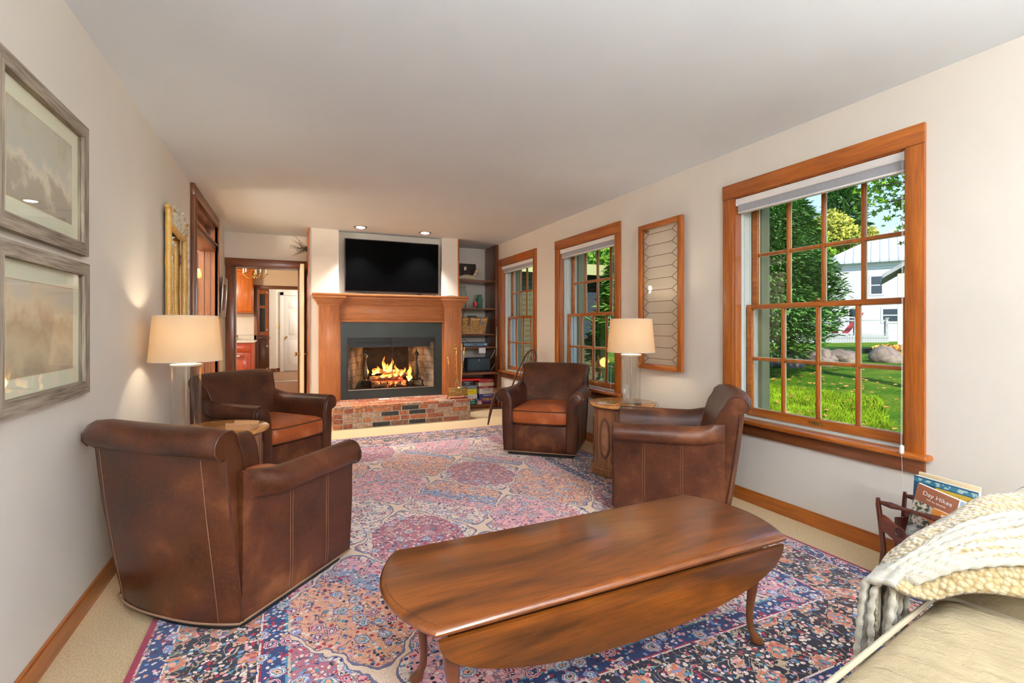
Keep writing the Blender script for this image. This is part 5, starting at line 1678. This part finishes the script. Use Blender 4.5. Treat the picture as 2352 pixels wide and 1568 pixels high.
# knitted throw -------------------------------------------------
def knit_mat():
    m, tt, p, o = base_mat('chunky_knit')
    tc = tt.nodes.new('ShaderNodeTexCoord')
    v = node(tt, 'ShaderNodeTexVoronoi', Scale=75, Randomness=.55)
    tt.links.new(tc.outputs['Object'], v.inputs['Vector'])
    r = ramp(tt, [(0, (.56, .48, .32)), (.45, (.46, .35, .18)), (.8, (.28, .18, .06))])
    tt.links.new(v.outputs['Distance'], r.inputs[0])
    tt.links.new(r.outputs[0], p.inputs['Base Color'])
    p.inputs['Roughness'].default_value = .9
    p.inputs['Sheen Weight'].default_value = .8
    p.inputs['Specular IOR Level'].default_value = .15
    inv = node(tt, 'ShaderNodeMath', operation='SUBTRACT')
    inv.inputs[0].default_value = 1
    tt.links.new(v.outputs['Distance'], inv.inputs[1])
    bump(tt, p, inv.outputs[0], .9, .012)
    return m
knit_m = knit_mat()
yarn_m = plain('cream_yarn', (.54, .49, .39), .9, spec=.15, noise_amt=.08, nscale=200, bmp=.5, bscale=500)
MATS['cream_yarn'].node_tree.nodes['Principled BSDF'].inputs['Sheen Weight'].default_value = .8
th = thing('knitted_throw', 'chunky cream knitted throw with long fringe draped over the sofa arm', 'throw blanket', (1.0, .63, 0), SA)
def sstep(a, b, x):
    u = max(0, min(1, (x-a)/(b-a)))
    return u*u*(3-2*u)
def surf_h(x):        # height of the throw over seat and arm
    pts = ((.30, .552), (.36, .560), (.45, .588), (.60, .640), (.84, .706), (1.05, .726), (1.4, .70))
    for (a, c), (a2, c2) in zip(pts, pts[1:]):
        if x <= a2: return c+(c2-c)*max(0, (x-a)/(a2-a))
    return .70
def front(x): return .088-.17*sstep(.42, 1.15, x)
def throw_pt(x, d):
    """x across the sofa; d = distance along the cloth from the front lip (negative hangs down)"""
    F = front(x)
    h = surf_h(x)
    R = .05
    if d >= R: y, z = F-d, h
    elif d >= -R*.57:
        a = (R-d)/(R*1.57)*PI/2
        y, z = F-R+R*math.sin(a), h-R+R*math.cos(a)
    else:
        y, z = F, h-R+(d+R*.57)
    fold = .013*math.sin(9*(d+.35*x)*2.2+x*3)*sstep(-.05, .12, d)+.008*math.sin(x*26+d*5)*(1-sstep(0, .1, d))
    if x > 1.09:
        k = x-1.09
        z -= k*2.5
        x = 1.09+.03*sstep(0, .12, k)
    return Vector((x, y+(.010*math.sin(x*30) if d < 0 else 0), z+.010+fold))
def tfn(u, v):
    d = -.14+.78*v
    xl = .365+.98*max(0, d-.06)*(1 if d < .35 else 1)
    xl = min(xl, .70)
    x = xl+(1.30-xl)*u
    p = throw_pt(x, d)
    if d > .02:
        k = 1-sstep(0, .09, x-xl)
        p.z -= k*max(0, min(.055, p.z-.535))*sstep(.02, .10, d)
    return p
b = MB().grid(tfn, 90, 70)
kn = b.build('knitted_cloth', knit_m, th, smooth=80, fixn=False)
sm = kn.modifiers.new('thickness', 'SOLIDIFY')
sm.thickness = .012
sm.offset = 0
# fringe: twisted strands over the edge of the cloth, falling over the front of the seat
rg = random.Random(11)
def strand(pts, r=.0078):
    P_ = []
    for k in range(len(pts)-1):
        a, c = Vector(pts[k]), Vector(pts[k+1])
        n = max(2, int((c-a).length/.0045))
        P_ += [a.lerp(c, q/n) for q in range(n)]
    # smooth
    for _ in range(12): P_ = [P_[0]]+[(P_[i-1]+P_[i]*2+P_[i+1])/4 for i in range(1, len(P_)-1)]+[P_[-1]]
    R_ = [r*(1+.20*math.sin(i*.85)) for i in range(len(P_))]
    R_[-1] *= .4
    MB().tube(P_, R_, 7).build('fringe_strand', yarn_m, th, smooth=80)
for i in range(15):
    f = i/14
    d0 = .12+.20*f
    xs = .86-.10*abs(f-.4)+rg.uniform(-.03, .03)
    pts = []
    for k in range(7):
        u = k/6
        x = xs+(.405-xs)*u
        d = d0*(1-u**1.6)+(.030+.045*f)*(u**1.6)
        p = throw_pt(x, max(d, .01))
        p.z = max(p.z-.004+.012, .528)
        pts.append(p+Vector((0, 0, .004*math.sin(i*2.1+k)-.02*f*u-(.025 if k == 0 else 0))))
    px = .350+.125*i/14+.004*math.sin(i*1.7)
    end = .36+rg.uniform(-.02, .05)
    yy = .060+.035*math.sin(i*2.3)
    pts += [Vector((px+.008, yy+.015, .535)), Vector((px, yy+.02, .47)), Vector((px-.004+rg.uniform(-.01, .01), yy+.02, end))]
    strand(pts)
for i in range(9):
    x = .350+.010*i
    F = front(x)+.014
    strand([throw_pt(x, .06)+Vector((0, 0, .010)), throw_pt(x, .0)+Vector((0, .012, .004)), (x, F, .46), (x-.008+rg.uniform(-.012, .012), F+rg.uniform(-.01, .01), .34+rg.uniform(-.03, .03))])
# ================================================================ magazine rack
t = thing('magazine_rack', 'dark mahogany magazine rack with turned rails beside the sofa', 'magazine rack', (2.60, 1.16, 0))
for s_, x in ((-1, -.105), (1, .105)):
    for e in (-1, 1):
        yy = e*.235
        pts = [(x*1.25, yy, .0), (x*.9, yy*.97, .07), (x*.75, yy*.97, .16), (x*.85, yy*.99, .28), (x, yy, .37), (x*1.02, yy, .40)]
        MB().tube(pts, [.012, .013, .014, .014, .013, .010], 10, flat=.7).build('post', mahog, t)
    b = MB().tube([(x, -.225+.45*k/20, .382) for k in range(21)], [.009+(.006 if k in (2, 10, 18) else 0)+(.003 if k in (1, 3, 9, 11, 17, 19) else 0) for k in range(21)], 10)
    b.build('turned_rail', mahog, t)
    n = 20
    top = [(-.225+.45*k/n, .305+.030*math.cos(4*PI*k/n)*1.0-.012) for k in range(n+1)]
    bot = [(y, z-.075) for y, z in top[::-1]]
    MB().prism(top+bot, x*.86-.006, x*.86+.006, 'X').build('scalloped_panel', wood('rack_panel_%d' % (s_+1), (.09, .02, .01), (.22, .05, .02), 'Y', rough=.25, coat=.5), t)
    for yy in (-.15, .15):
        M = Matrix.Translation((x*.86-.006 if s_ < 0 else x*.86+.006, yy, .27)) @ Matrix.Rotation(-s_*-PI/2 if False else s_*PI/2, 4, 'Y')
        MB().lathe(0, 0, [(.024, 0), (.024, .003), (.019, .005), (.017, .002), (.013, .002), (.012, .005), (.006, .005), (.005, .003), (.001, .004)], 20, M=M).build('rosette', mahog, t)
MB().box(-.10, .10, -.235, .235, .10, .112, .002).build('bottom_board', mahog, t)
MB().prism([(-.22, .115), (.22, .115), (.22, .30), (.10, .34), (0, .36), (-.10, .34), (-.22, .30)], -.006, .006, 'X').build('divider', mahog, t)
# books in the rack; local x = along the cover, z = up, facing -X (towards the camera)
def book(name, label, x, y, z, w, h, th_, c, rot, cover=()):
    g = thing(name, label, 'book', (x, y, z), 0, 'guide books in the magazine rack', rot=rot)
    MB().box(0, w, 0, th_, 0, h, .001).build('cover', plain('cover_'+label.split()[0]+label.split()[1], c, .35), g)
    MB().box(.003, w+.0005, .002, th_-.002, .003, h+.0008).build('pages', paper_m, g)
    return g
R90 = -PI/2     # local +x points along -Y, local -y faces -X
g = book('guide_book', 'brown Day Hikes guide book standing in front in the magazine rack', 2.545, 1.315, .245, .152, .262, .014, (.30, .105, .055), (0, math.radians(12), R90))
def plate(par, x0, x1, z0, z1, mat, nm='cover_picture', q=.0006, y=0.0):
    return MB().box(x0, x1, y-q, y-.0001, z0, z1).build(nm, mat, par)
def photo_mat(nm, stops, sc):
    m, tt, p, o = base_mat(nm)
    tc = tt.nodes.new('ShaderNodeTexCoord')
    n = node(tt, 'ShaderNodeTexNoise', Scale=sc, Detail=4)
    tt.links.new(tc.outputs['Object'], n.inputs['Vector'])
    r = ramp(tt, stops, True)
    tt.links.new(n.outputs[0], r.inputs[0])
    tt.links.new(r.outputs[0], p.inputs['Base Color'])
    p.inputs['Roughness'].default_value = .4
    return m
plate(g, .001, .151, .08, .185, photo_mat('trees_photo', [(0, (.05, .07, .05)), (.48, (.55, .48, .38)), (.56, (.75, .68, .58)), (.66, (.12, .12, .08))], 60))
plate(g, .001, .151, .002, .08, photo_mat('lake_photo', [(0, (.10, .10, .09)), (.45, (.40, .40, .38)), (.55, (.62, .60, .55)), (.7, (.2, .2, .18))], 22))
plate(g, .03, .151, .120, .138, plain('orange_band', (.50, .17, .06), .5), 'band', .0009)
def txt(par, s, size, mat, x, z, al='CENTER', y=-.0012): return text('lettering', s, size, mat, par, Matrix.Translation((x, y, z)) @ Matrix.Rotation(PI/2, 4, 'X'), .0003, al)
txt(g, 'Day Hikes', .026, white_ink, .080, .230)
txt(g, 'FOR ALL SEASONS', .0085, white_ink, .080, .207)
g = book('guide_book', 'dark blue Adirondacks book with yellow title band at the back of the rack', 2.635, 1.335, .235, .235, .275, .014, (.02, .09, .16), (0, math.radians(3), R90))
plate(g, .085, .22, .190, .245, plain('yellow_band', (.78, .48, .06), .5), 'title_band', .0006)
txt(g, 'Adirondacks', .030, black_ink, .150, .218)
plate(g, .001, .234, .250, .268, photo_mat('sky_photo', [(0, (.05, .2, .3)), (.5, (.45, .62, .62)), (.6, (.05, .25, .30))], 30))
g = book('guide_book', 'tan edged book leaning furthest back in the magazine rack', 2.660, 1.325, .238, .225, .285, .010, (.78, .60, .36), (0, math.radians(2), R90))
g = book('guide_book', 'pale blue spined book between the brown and the dark blue books', 2.585, 1.300, .235, .205, .25, .018, (.45, .60, .72), (0, math.radians(10), R90))
plate(g, .14, .203, .165, .20, plain('navy_band', (.03, .04, .18), .5))
g = book('guide_book', 'orange and red book with large E lettering in front of the brown guide book', 2.515, 1.235, .170, .16, .252, .008, (.62, .22, .04), (0, math.radians(10), R90))
txt(g, 'FO', .045, white_ink, .06, .222)
# ================================================================ outside
def grass_mat():
    m, t, p, o = base_mat('lawn_grass')
    tc = t.nodes.new('ShaderNodeTexCoord')
    n = node(t, 'ShaderNodeTexNoise', Scale=1.1, Detail=6, Roughness=.7)
    t.links.new(tc.outputs['Object'], n.inputs['Vector'])
    r = ramp(t, [(.3, (.05, .16, .010)), (.5, (.12, .26, .012)), (.72, (.32, .37, .03))])
    t.links.new(n.outputs[0], r.inputs[0])
    n2 = node(t, 'ShaderNodeTexNoise', Scale=40, Detail=4, Roughness=.7)
    t.links.new(tc.outputs['Object'], n2.inputs['Vector'])
    r2 = ramp(t, [(.3, (.4, .4, .4)), (.7, (1.6, 1.6, 1.6))])
    t.links.new(n2.outputs[0], r2.inputs[0])
    mx = node(t, 'ShaderNodeMixRGB', blend_type='MULTIPLY')
    mx.inputs[0].default_value = 1
    t.links.new(r.outputs[0], mx.inputs[1])
    t.links.new(r2.outputs[0], mx.inputs[2])
    t.links.new(mx.outputs[0], p.inputs['Base Color'])
    p.inputs['Roughness'].default_value = .9
    p.inputs['Specular IOR Level'].default_value = .1
    bump(t, p, n2.outputs[0], 1, .05)
    return m
grass_m = grass_mat()
def gz(x, y):
    d = max(0, x-3)
    s = min(1, d/11)
    return -.32+.52*(s*s*(3-2*s))+.02*noise.noise((x*.5, y*.5, 0))+max(0, d-11)*.011
def lawn_fn(u, v):
    x = 3.15+77*u**2
    y = -10+75*v
    return (x, y, gz(x, y))
struct(MB().grid(lawn_fn, 70, 60).build('lawn', grass_m, fixn=False), 'green lawn outside the windows', 'lawn')
# blades of grass near the house
rg = random.Random(4)
b = MB()
blade_m = plain('grass_blades', (.22, .34, .015), .8, spec=.1, noise_amt=.5, nscale=3)
def blades(n, x0, x1, y0, y1, hmin, hmax):
    for i in range(n):
        x = rg.uniform(x0, x1)
        y = rg.uniform(y0, y1)*1.0+(x-x0)*.62*(1 if y1 < 30 else 0)
        z = gz(x, y)-.01
        a = rg.uniform(0, 2*PI)
        h = rg.uniform(hmin, hmax)
        w = .006+.002*rg.random()
        lx, ly = rg.uniform(-.5, .5)*h, rg.uniform(-.5, .5)*h
        vs = [b.bm.verts.new(q) for q in ((x-w*math.cos(a), y-w*math.sin(a), z), (x+w*math.cos(a), y+w*math.sin(a), z), (x+lx*.4, y+ly*.4, z+h*.6), (x+lx, y+ly, z+h))]
        b.bm.faces.new((vs[0], vs[1], vs[2]))
        b.bm.faces.new((vs[1], vs[3], vs[2]))
blades(26000, 4.2, 9.0, 2.0, 4.6, .05, .12)
blades(9000, 4.0, 8.5, 4.6, 6.4, .05, .12)
tag(b.build('grass_blades', blade_m, smooth=0, fixn=False), 'tufts of green grass on the lawn outside the window', 'grass', kind='stuff')
# fallen leaves
b = MB()
for i in range(420):
    x = rg.uniform(4.5, 13)
    y = x*.62+rg.uniform(-2.2, 2.5)
    z = gz(x, y)+.06
    s_ = rg.uniform(.025, .05)
    a = rg.uniform(0, 6.3)
    vs = [b.bm.verts.new((x+s_*math.cos(a+q), y+s_*math.sin(a+q), z+rg.uniform(-.01, .015))) for q in (0, 1.2, 2.2, 3.3, 4.6)]
    b.bm.faces.new(vs)
tag(b.build('fallen_leaves', plain('autumn_leaves', (.62, .26, .06), .8, noise_amt=.5, nscale=2), smooth=0, fixn=False), 'scattered orange fallen leaves on the lawn', 'leaves', kind='stuff')
# boulders
rock_m = plain('boulder_stone', (.24, .185, .15), .9, noise_amt=.45, nscale=5, bmp=.9, bscale=14)
def boulder(label, x, y, rx, ry, rz_, seed, tilt=0):
    rings = []
    for i in range(1, 14):
        ph = PI*i/14
        ring = []
        for k in range(22):
            a = 2*PI*k/22
            v = Vector((math.sin(ph)*math.cos(a), math.sin(ph)*math.sin(a), math.cos(ph)))
            n = 1+.28*noise.noise(v*1.6+Vector((seed, 0, 0)))+.10*noise.noise(v*4+Vector((0, seed, 0)))
            v = v*n
            v.z = max(v.z, -.35)
            ring.append((v.x*rx, v.y*ry, v.z*rz_))
        rings.append(ring)
    o = MB().loft(rings).build('boulder', rock_m, smooth=55)
    o.location = (x, y, gz(x, y)+rz_*.22)
    o.rotation_euler = (tilt, 0, 1.0)
    tag(o, label, 'boulder', 'boulders on the lawn')
boulder('sloping boulder below the dark evergreen branches', 12.0, 8.95, .50, .40, .36, 1, .1)
boulder('big rounded grey boulder right of the evergreen', 13.0, 8.74, .46, .42, .40, 2)
boulder('long low boulder beside the rounded one', 14.2, 8.85, .58, .40, .30, 3)
boulder('separate wedge shaped boulder nearest the white house', 15.4, 8.42, .46, .40, .34, 4)
# trees
leaf_dark = plain('conifer_foliage', (.10, .22, .05), .8, spec=.1, noise_amt=.55, nscale=1.2)
leaf_mid = plain('shrub_foliage', (.16, .33, .05), .8, spec=.1, noise_amt=.5, nscale=2)
leaf_yel = plain('yellow_green_foliage', (.46, .46, .08), .8, spec=.1, noise_amt=.45, nscale=.5)
leaf_map = plain('maple_foliage', (.22, .40, .04), .7, spec=.1, noise_amt=.5, nscale=3)
bark_m = plain('tree_bark', (.13, .09, .06), .9, noise_amt=.4, nscale=12, bmp=.8, bscale=20)
birch_m = plain('birch_trunk', (.62, .58, .52), .8, noise_amt=.2, nscale=8)
def conifer(label, x, y, h, r, n, seed, low=.10, size=.13, mat=leaf_dark, group='trees in the yard'):
    rg = random.Random(seed)
    z0 = gz(x, y)
    t = thing('evergreen_tree', label, 'tree', (x, y, z0), 0, group)
    b = MB()
    for i in range(n):
        u = rg.random()**.75
        zz = h*(low+(1-low)*u)
        prof = (1-u)**.55*(.55+.45*min(1, u/.14))
        a = rg.uniform(0, 2*PI)
        lump = 1+.30*noise.noise((math.cos(a)*2.2, math.sin(a)*2.2, zz*1.1+seed))
        rr = r*prof*lump*(rg.random()**.30)
        c = Vector((rr*math.cos(a), rr*math.sin(a), zz+rg.uniform(-.1, .1)))
        out = Vector((math.cos(a), math.sin(a), rg.uniform(-.5, .9))).normalized()
        side = Vector((-math.sin(a), math.cos(a), rg.uniform(-.6, .6))).normalized()
        s_ = size*rg.uniform(.6, 1.3)
        vs = [b.bm.verts.new(c-side*s_*.30), b.bm.verts.new(c+out*s_*.7-side*s_*.16), b.bm.verts.new(c+out*s_*1.25+Vector((0, 0, -.02))), b.bm.verts.new(c+out*s_*.6+side*s_*.26), b.bm.verts.new(c+side*s_*.12)]
        b.bm.faces.new(vs)
    b.build('foliage', mat, t, smooth=0, fixn=False)
    m = MB().tube([(0, 0, -.1), (.03, 0, h*.4), (0, .02, h*.85)], [r*.09, r*.06, .02], 8)
    for i in range(16):
        a = rg.uniform(0, 2*PI)
        zz = h*rg.uniform(.04, .42)
        m.tube([(0, 0, zz*.8), (r*.35*math.cos(a), r*.35*math.sin(a), zz+.1), (r*.75*math.cos(a), r*.75*math.sin(a), zz+.22)], [.035, .022, .008], 6)
    m.build('trunk', bark_m, t)
    return t
def broadleaf(label, x, y, h, r, n, seed, mat, size=.3, trunk=bark_m, cz=.65, group='trees beyond the neighbouring house', blobs=9):
    rg = random.Random(seed)
    z0 = gz(x, y)
    t = thing('leafy_tree', label, 'tree', (x, y, z0), 0, group)
    cs = [(Vector((rg.gauss(0, r*.42), rg.gauss(0, r*.42), h*cz+rg.gauss(0, h*.14))), r*rg.uniform(.32, .55)) for _ in range(blobs)]
    b = MB()
    for i in range(n):
        c, q = cs[rg.randrange(blobs)]
        v = Vector((rg.gauss(0, 1), rg.gauss(0, 1), rg.gauss(0, 1))).normalized()*q*(rg.random()**.35)
        c = c+v
        a1 = Vector((rg.gauss(0, 1), rg.gauss(0, 1), rg.gauss(0, 1))).normalized()
        a2 = a1.cross(Vector((rg.gauss(0, 1), rg.gauss(0, 1), rg.gauss(0, 1)))).normalized()
        s_ = size*rg.uniform(.5, 1.1)
        vs = [b.bm.verts.new(c+a1*s_*.5), b.bm.verts.new(c+a2*s_*.35), b.bm.verts.new(c-a1*s_*.5), b.bm.verts.new(c-a2*s_*.35)]
        b.bm.faces.new(vs)
    b.build('foliage', mat, t, smooth=0, fixn=False)
    m = MB().tube([(0, 0, -.1), (.1, .1, h*.45), (.2, 0, h*.75)], [.03*r+.06, .02*r+.05, .03], 8)
    for c, q in cs[:6]: m.tube([(.05, .05, h*.35), tuple(c)], [.06, .02], 6)
    m.build('trunk', trunk, t)
    return t
conifer('large dark cedar left of the view through the big window', 9.9, 7.95, 4.45, 1.45, 26000, 1, .10, .105)
conifer('second dark cedar behind the boulders with low spreading branches', 12.7, 9.6, 4.9, 1.75, 26000, 2, .16, .12)
conifer('tall dark spruce top rising behind the yellow tree', 57, 35.6, 17.5, 3.2, 4000, 6, .3, .6, group='trees beyond the neighbouring house')
broadleaf('tall yellow-green birch with pale trunk left of the white house', 50, 31.3, 13.2, 3.6, 9000, 3, leaf_yel, .42, birch_m, .66)
broadleaf('green tree behind the roof of the white house', 58, 32.3, 10.0, 4.2, 8000, 4, leaf_map, .46)
broadleaf('dense green tree between the cedar and the yellow birch', 46.5, 33.5, 11.6, 5.4, 8000, 5, leaf_map, .42, cz=.55)
broadleaf('yellowing tree far behind the cedar', 55, 41, 13.0, 5.9, 7000, 12, leaf_yel, .5, cz=.55)
# maple with a branch hanging into the upper right of the view
t = thing('maple_tree', 'maple whose leafy branch hangs in the top right of the big window', 'tree', (9.6, 3.4, gz(9.6, 3.4)))
def maple_leaf(b, c, s_, rg):
    n = Vector((rg.gauss(0, .6), rg.gauss(0, .6), rg.gauss(0, 1)-.6)).normalized()
    a = n.orthogonal().normalized()
    q = n.cross(a)
    ph = rg.uniform(0, 6.3)
    pts = []
    for k in range(10):
        r_ = s_*(1 if k % 2 == 0 else .45)*(1.15 if k == 0 else 1)
        an = ph+2*PI*k/10
        pts.append(b.bm.verts.new(c+a*r_*math.cos(an)+q*r_*math.sin(an)))
    b.bm.faces.new(pts)
b = MB()
rg = random.Random(9)
zt = -gz(9.6, 3.4)
limbs = [((.10, 2.05, 3.75+zt), .42, 150), ((.30, 1.75, 4.15+zt), .50, 240), ((.35, 1.70, 3.35+zt), .30, 120), ((.15, 1.98, 3.45+zt), .20, 40), ((.3, 1.2, 4.4+zt), .8, 300), ((.2, .4, 4.8+zt), 1.1, 400), ((-.3, -.4, 5.2+zt), 1.2, 400), ((.5, 1.5, 2.95+zt), .30, 110)]
for c, q, n in limbs:
    for i in range(n):
        v = Vector((rg.gauss(0, .5), rg.gauss(0, .5), rg.gauss(0, .5)))*q
        maple_leaf(b, Vector(c)+v, rg.uniform(.045, .075), rg)
b.build('foliage', leaf_map, t, smooth=0, fixn=False)
m = MB().tube([(0, 0, -.1), (.05, 0, 2.4), (0, .1, 4.0), (.1, 0, 5.5)], [.20, .15, .11, .05], 10)
for c, q, n in limbs: m.tube([(0, .05, 3.4 if c[2] > 3.6 else 2.6), (c[0]*.5, c[1]*.5, c[2]*.95+.1), c], [.05, .03, .008], 6)
m.build('trunk', bark_m, t)
# neighbouring white house
siding_w = None
def siding(name, base, dark, pitch=.12, vertical=False):
    m, t, p, o = base_mat(name)
    tc = t.nodes.new('ShaderNodeTexCoord')
    sx = t.nodes.new('ShaderNodeSeparateXYZ')
    t.links.new(tc.outputs['Object'], sx.inputs[0])
    d = node(t, 'ShaderNodeMath', operation='DIVIDE')
    t.links.new(sx.outputs['X' if vertical else 'Z'], d.inputs[0])
    d.inputs[1].default_value = pitch
    f = node(t, 'ShaderNodeMath', operation='FRACT')
    t.links.new(d.outputs[0], f.inputs[0])
    r = ramp(t, [(0, dark), (.12, dark), (.16, base), (1, base)])
    t.links.new(f.outputs[0], r.inputs[0])
    t.links.new(r.outputs[0], p.inputs['Base Color'])
    p.inputs['Roughness'].default_value = .7
    bump(t, p, f.outputs[0], .5, .02)
    return m
siding_w = siding('white_clapboard', (.74, .76, .80), (.45, .47, .52), .16)
metal_roof = siding('standing_seam_roof', (.52, .54, .58), (.30, .32, .36), .42, True)
olive = siding('olive_clapboard', (.10, .098, .045), (.035, .033, .018), .115)
hz_ = .40
h = thing('neighbour_house', 'white clapboard two storey house with grey metal hip roof across the lawn', 'house', (29.8, 19.5, hz_), math.radians(-61))
MB().box(0, 14, 0, 9, -.6, 4.62).build('walls', siding_w, h, smooth=0)
rf = MB()
rf.loft([[(-.45, -.45, 4.55), (14.45, -.45, 4.55), (14.45, 9.45, 4.55), (-.45, 9.45, 4.55)], [(-.45, -.45, 4.70), (14.45, -.45, 4.70), (14.45, 9.45, 4.70), (-.45, 9.45, 4.70)], [(4.6, 4.3, 7.7), (9.5, 4.3, 7.7), (9.5, 4.7, 7.7), (4.6, 4.7, 7.7)]])
rf.build('roof', metal_roof, h, smooth=0)
MB().box(5.1, 5.9, 4.2, 4.9, 7.2, 8.6).build('chimney', plain('chimney_brick', (.45, .22, .17), .9, noise_amt=.4, nscale=6), h)
dark_pane = plain('dark_window_pane', (.05, .07, .09), .15)
for (wx, wz, ww, wh) in ((2.15, 2.75, .5, 1.0), (5.5, 2.7, .75, 1.35), (1.1, .9, .45, 1.0), (2.7, 1.15, .7, .7), (5.5, .5, .75, 1.5), (.2, .2, .35, 1.3), (8.5, 2.7, .75, 1.35), (8.5, .5, .75, 1.5)):
    w = MB().box(wx-.1, wx+ww+.1, -.04, .0, wz-.1, wz+wh+.1).build('window', white_m, h)
    MB().box(wx, wx+ww, -.05, -.03, wz, wz+wh/2-.03).box(wx, wx+ww, -.05, -.03, wz+wh/2+.03, wz+wh).build('pane', dark_pane, w)
MB().box(4.75, 4.9, -.08, 0, -.3, 4.5).build('corner_board', white_m, h)
# deck
dk = thing('wooden_deck', 'grey wooden deck with post railing in front of the white house', 'deck', (25.2, 18.6, .40), math.radians(-27))
deck_m = plain('grey_deck_wood', (.36, .37, .38), .8, noise_amt=.2, nscale=4)
MB().box(-3.2, 5.3, 0, 3.0, .22, .36).box(-3.2, 5.3, .02, .06, -.4, .22).build('platform', siding('deck_skirt', (.40, .42, .44), (.22, .23, .25), .14, True), dk, smooth=0)
for i in range(6):
    x = -3.1+i*1.66
    MB().box(x-.07, x+.07, 0, .14, .36, 1.28).box(x-.10, x+.10, -.03, .17, 1.28, 1.33).build('railing_post', deck_m, dk)
MB().box(-3.1, 5.2, .04, .10, 1.14, 1.22).box(-3.1, 5.2, .05, .09, .42, .47).build('rail', deck_m, dk)
rc = thing('red_sling_chair', 'red fabric sling chair standing on the grey deck', 'deck chair', (28.45, 17.35, .77), math.radians(-27))
MB().loft([[(-.95, 0, .45), (-.95, .6, .45)], [(-.6, 0, .12), (-.6, .6, .12)], [(-.1, 0, .10), (-.1, .6, .10)], [(.45, 0, .75), (.45, .6, .75)], [(.75, 0, 1.25), (.75, .6, 1.25)]], False, False).build('sling', plain('red_canvas', (.62, .05, .035), .7), rc, fixn=False)
MB().tube([(-1.3, .3, .0), (-.5, .3, .35), (.2, .3, .0)], .03, 6).build('frame', steel_m, rc)
for i, (x, y) in enumerate(((24.9, 19.5), (25.9, 19.2))):
    q = thing('patio_chair', 'dark %s patio chair on the deck left of the red sling chair' % ('left hand' if i == 0 else 'right hand'), 'patio chair', (x, y, .77), math.radians(-30), 'dark chairs on the deck')
    MB().box(-.25, .25, -.25, .25, .40, .45, .01).build('seat', iron_m, q)
    MB().box(-.25, .25, .22, .26, .45, .95, .01).build('backrest', iron_m, q)
    for sx in (-.22, .22):
        for sy in (-.22, .22): MB().tube([(sx, sy, 0), (sx, sy, .4)], .02, 6).build('leg', iron_m, q)
# raised bed and flowers by the porch
tag(MB().box(19.2, 22.5, 11.2, 11.35, .15, .42).build('garden_edging', plain('old_timber', (.14, .10, .08), .9)), 'low dark timber garden edging in front of the deck', 'garden edging')
rg = random.Random(2)
b = MB()
for i in range(900):
    c = Vector((rg.uniform(16.6, 17.9), 0, 0))
    c.y = 9.0+rg.uniform(-.5, .5)+(c.x-16.6)*.3
    c.z = gz(c.x, c.y)+rg.random()*.40
    a = Vector((rg.gauss(0, 1), rg.gauss(0, 1), rg.gauss(0, 1))).normalized()
    q = a.orthogonal().normalized()
    s_ = .05
    b.bm.faces.new([b.bm.verts.new(c+a*s_), b.bm.verts.new(c+q*s_), b.bm.verts.new(c-a*s_), b.bm.verts.new(c-q*s_)])
tag(b.build('flower_bed', plain('orange_flowers', (.78, .36, .06), .8, noise_amt=.5, nscale=4), smooth=0, fixn=False), 'bed of orange flowers beside the grey porch', 'flowers', kind='stuff')
pr = thing('grey_porch', 'corner of a grey porch with overhanging eave at the right edge of the view', 'porch', (18.05, 9.46, gz(18.1, 9.4)), math.radians(-60))
MB().box(.12, 3.5, 0, 3.0, 0, 3.0).build('walls', siding('grey_boards', (.42, .40, .37), (.28, .27, .25), .16), pr, smooth=0)
MB().prism([(-.45, 2.55), (1.7, 3.95), (3.9, 2.55), (3.9, 2.68), (1.7, 4.10), (-.45, 2.68)], -.35, 3.2, 'Y').build('roof', deck_m, pr, smooth=0)
MB().box(-.05, .12, -.06, .1, 0, 2.7).build('post', plain('porch_post', (.60, .58, .55), .7), pr)
# olive wing of this house, seen through the two far windows
wg = thing('house_wing', 'olive clapboard wing of the same house seen through the far windows', 'house wing', (3.4, 9.9, -.5))
MB().box(0, 3.45, 0, 4, 0, 3.0).build('walls', olive, wg, smooth=0)
MB().box(0, 3.7, -.45, 4, 2.95, 3.10).box(0, 3.7, -.47, -.43, 2.88, 3.12).build('eave', plain('olive_eave', (.42, .44, .20), .7), wg, smooth=0)
MB().box(3.36, 3.50, -.03, .1, 0, 2.95).box(1.6, 1.7, -.03, 0, 0, 2.95).build('corner_board', plain('olive_board', (.32, .32, .13), .7), wg, smooth=0)
w = MB().box(4.0-3.4+1.9, 4.0-3.4+2.7, -.03, 0, 1.4, 2.6).build('window', plain('wing_window_trim', (.16, .07, .04), .6), wg)
MB().box(2.57, 3.23, -.04, -.03, 1.47, 2.53).build('pane', dark_pane, w)
bs = thing('stone_step', 'low stone steps beside the olive wing below the far window', 'steps', (3.9, 8.6, gz(4, 8.6)-.02))
st_m = plain('pale_stone', (.55, .50, .42), .9, noise_amt=.3, nscale=6, bmp=.5, bscale=20)
MB().box(0, .75, 0, .5, 0, .34, .02).build('lower_step', st_m, bs)
MB().box(-.25, .65, .5, 1.1, 0, .58, .02).build('upper_step', st_m, bs)
conifer('leafy green shrub tree covering the corner of the olive wing', 7.15, 8.75, 4.2, 1.15, 14000, 21, .22, .15, leaf_mid, 'shrubs by the house')
broadleaf('bright green maple behind the olive wing', 12.5, 16.5, 8, 3.2, 7000, 31, leaf_map, .3, cz=.5, group='trees in the yard')
broadleaf('dark green tree far behind the olive wing', 20, 27, 10, 5.5, 6000, 32, leaf_dark, .5, cz=.45, group='trees in the yard')
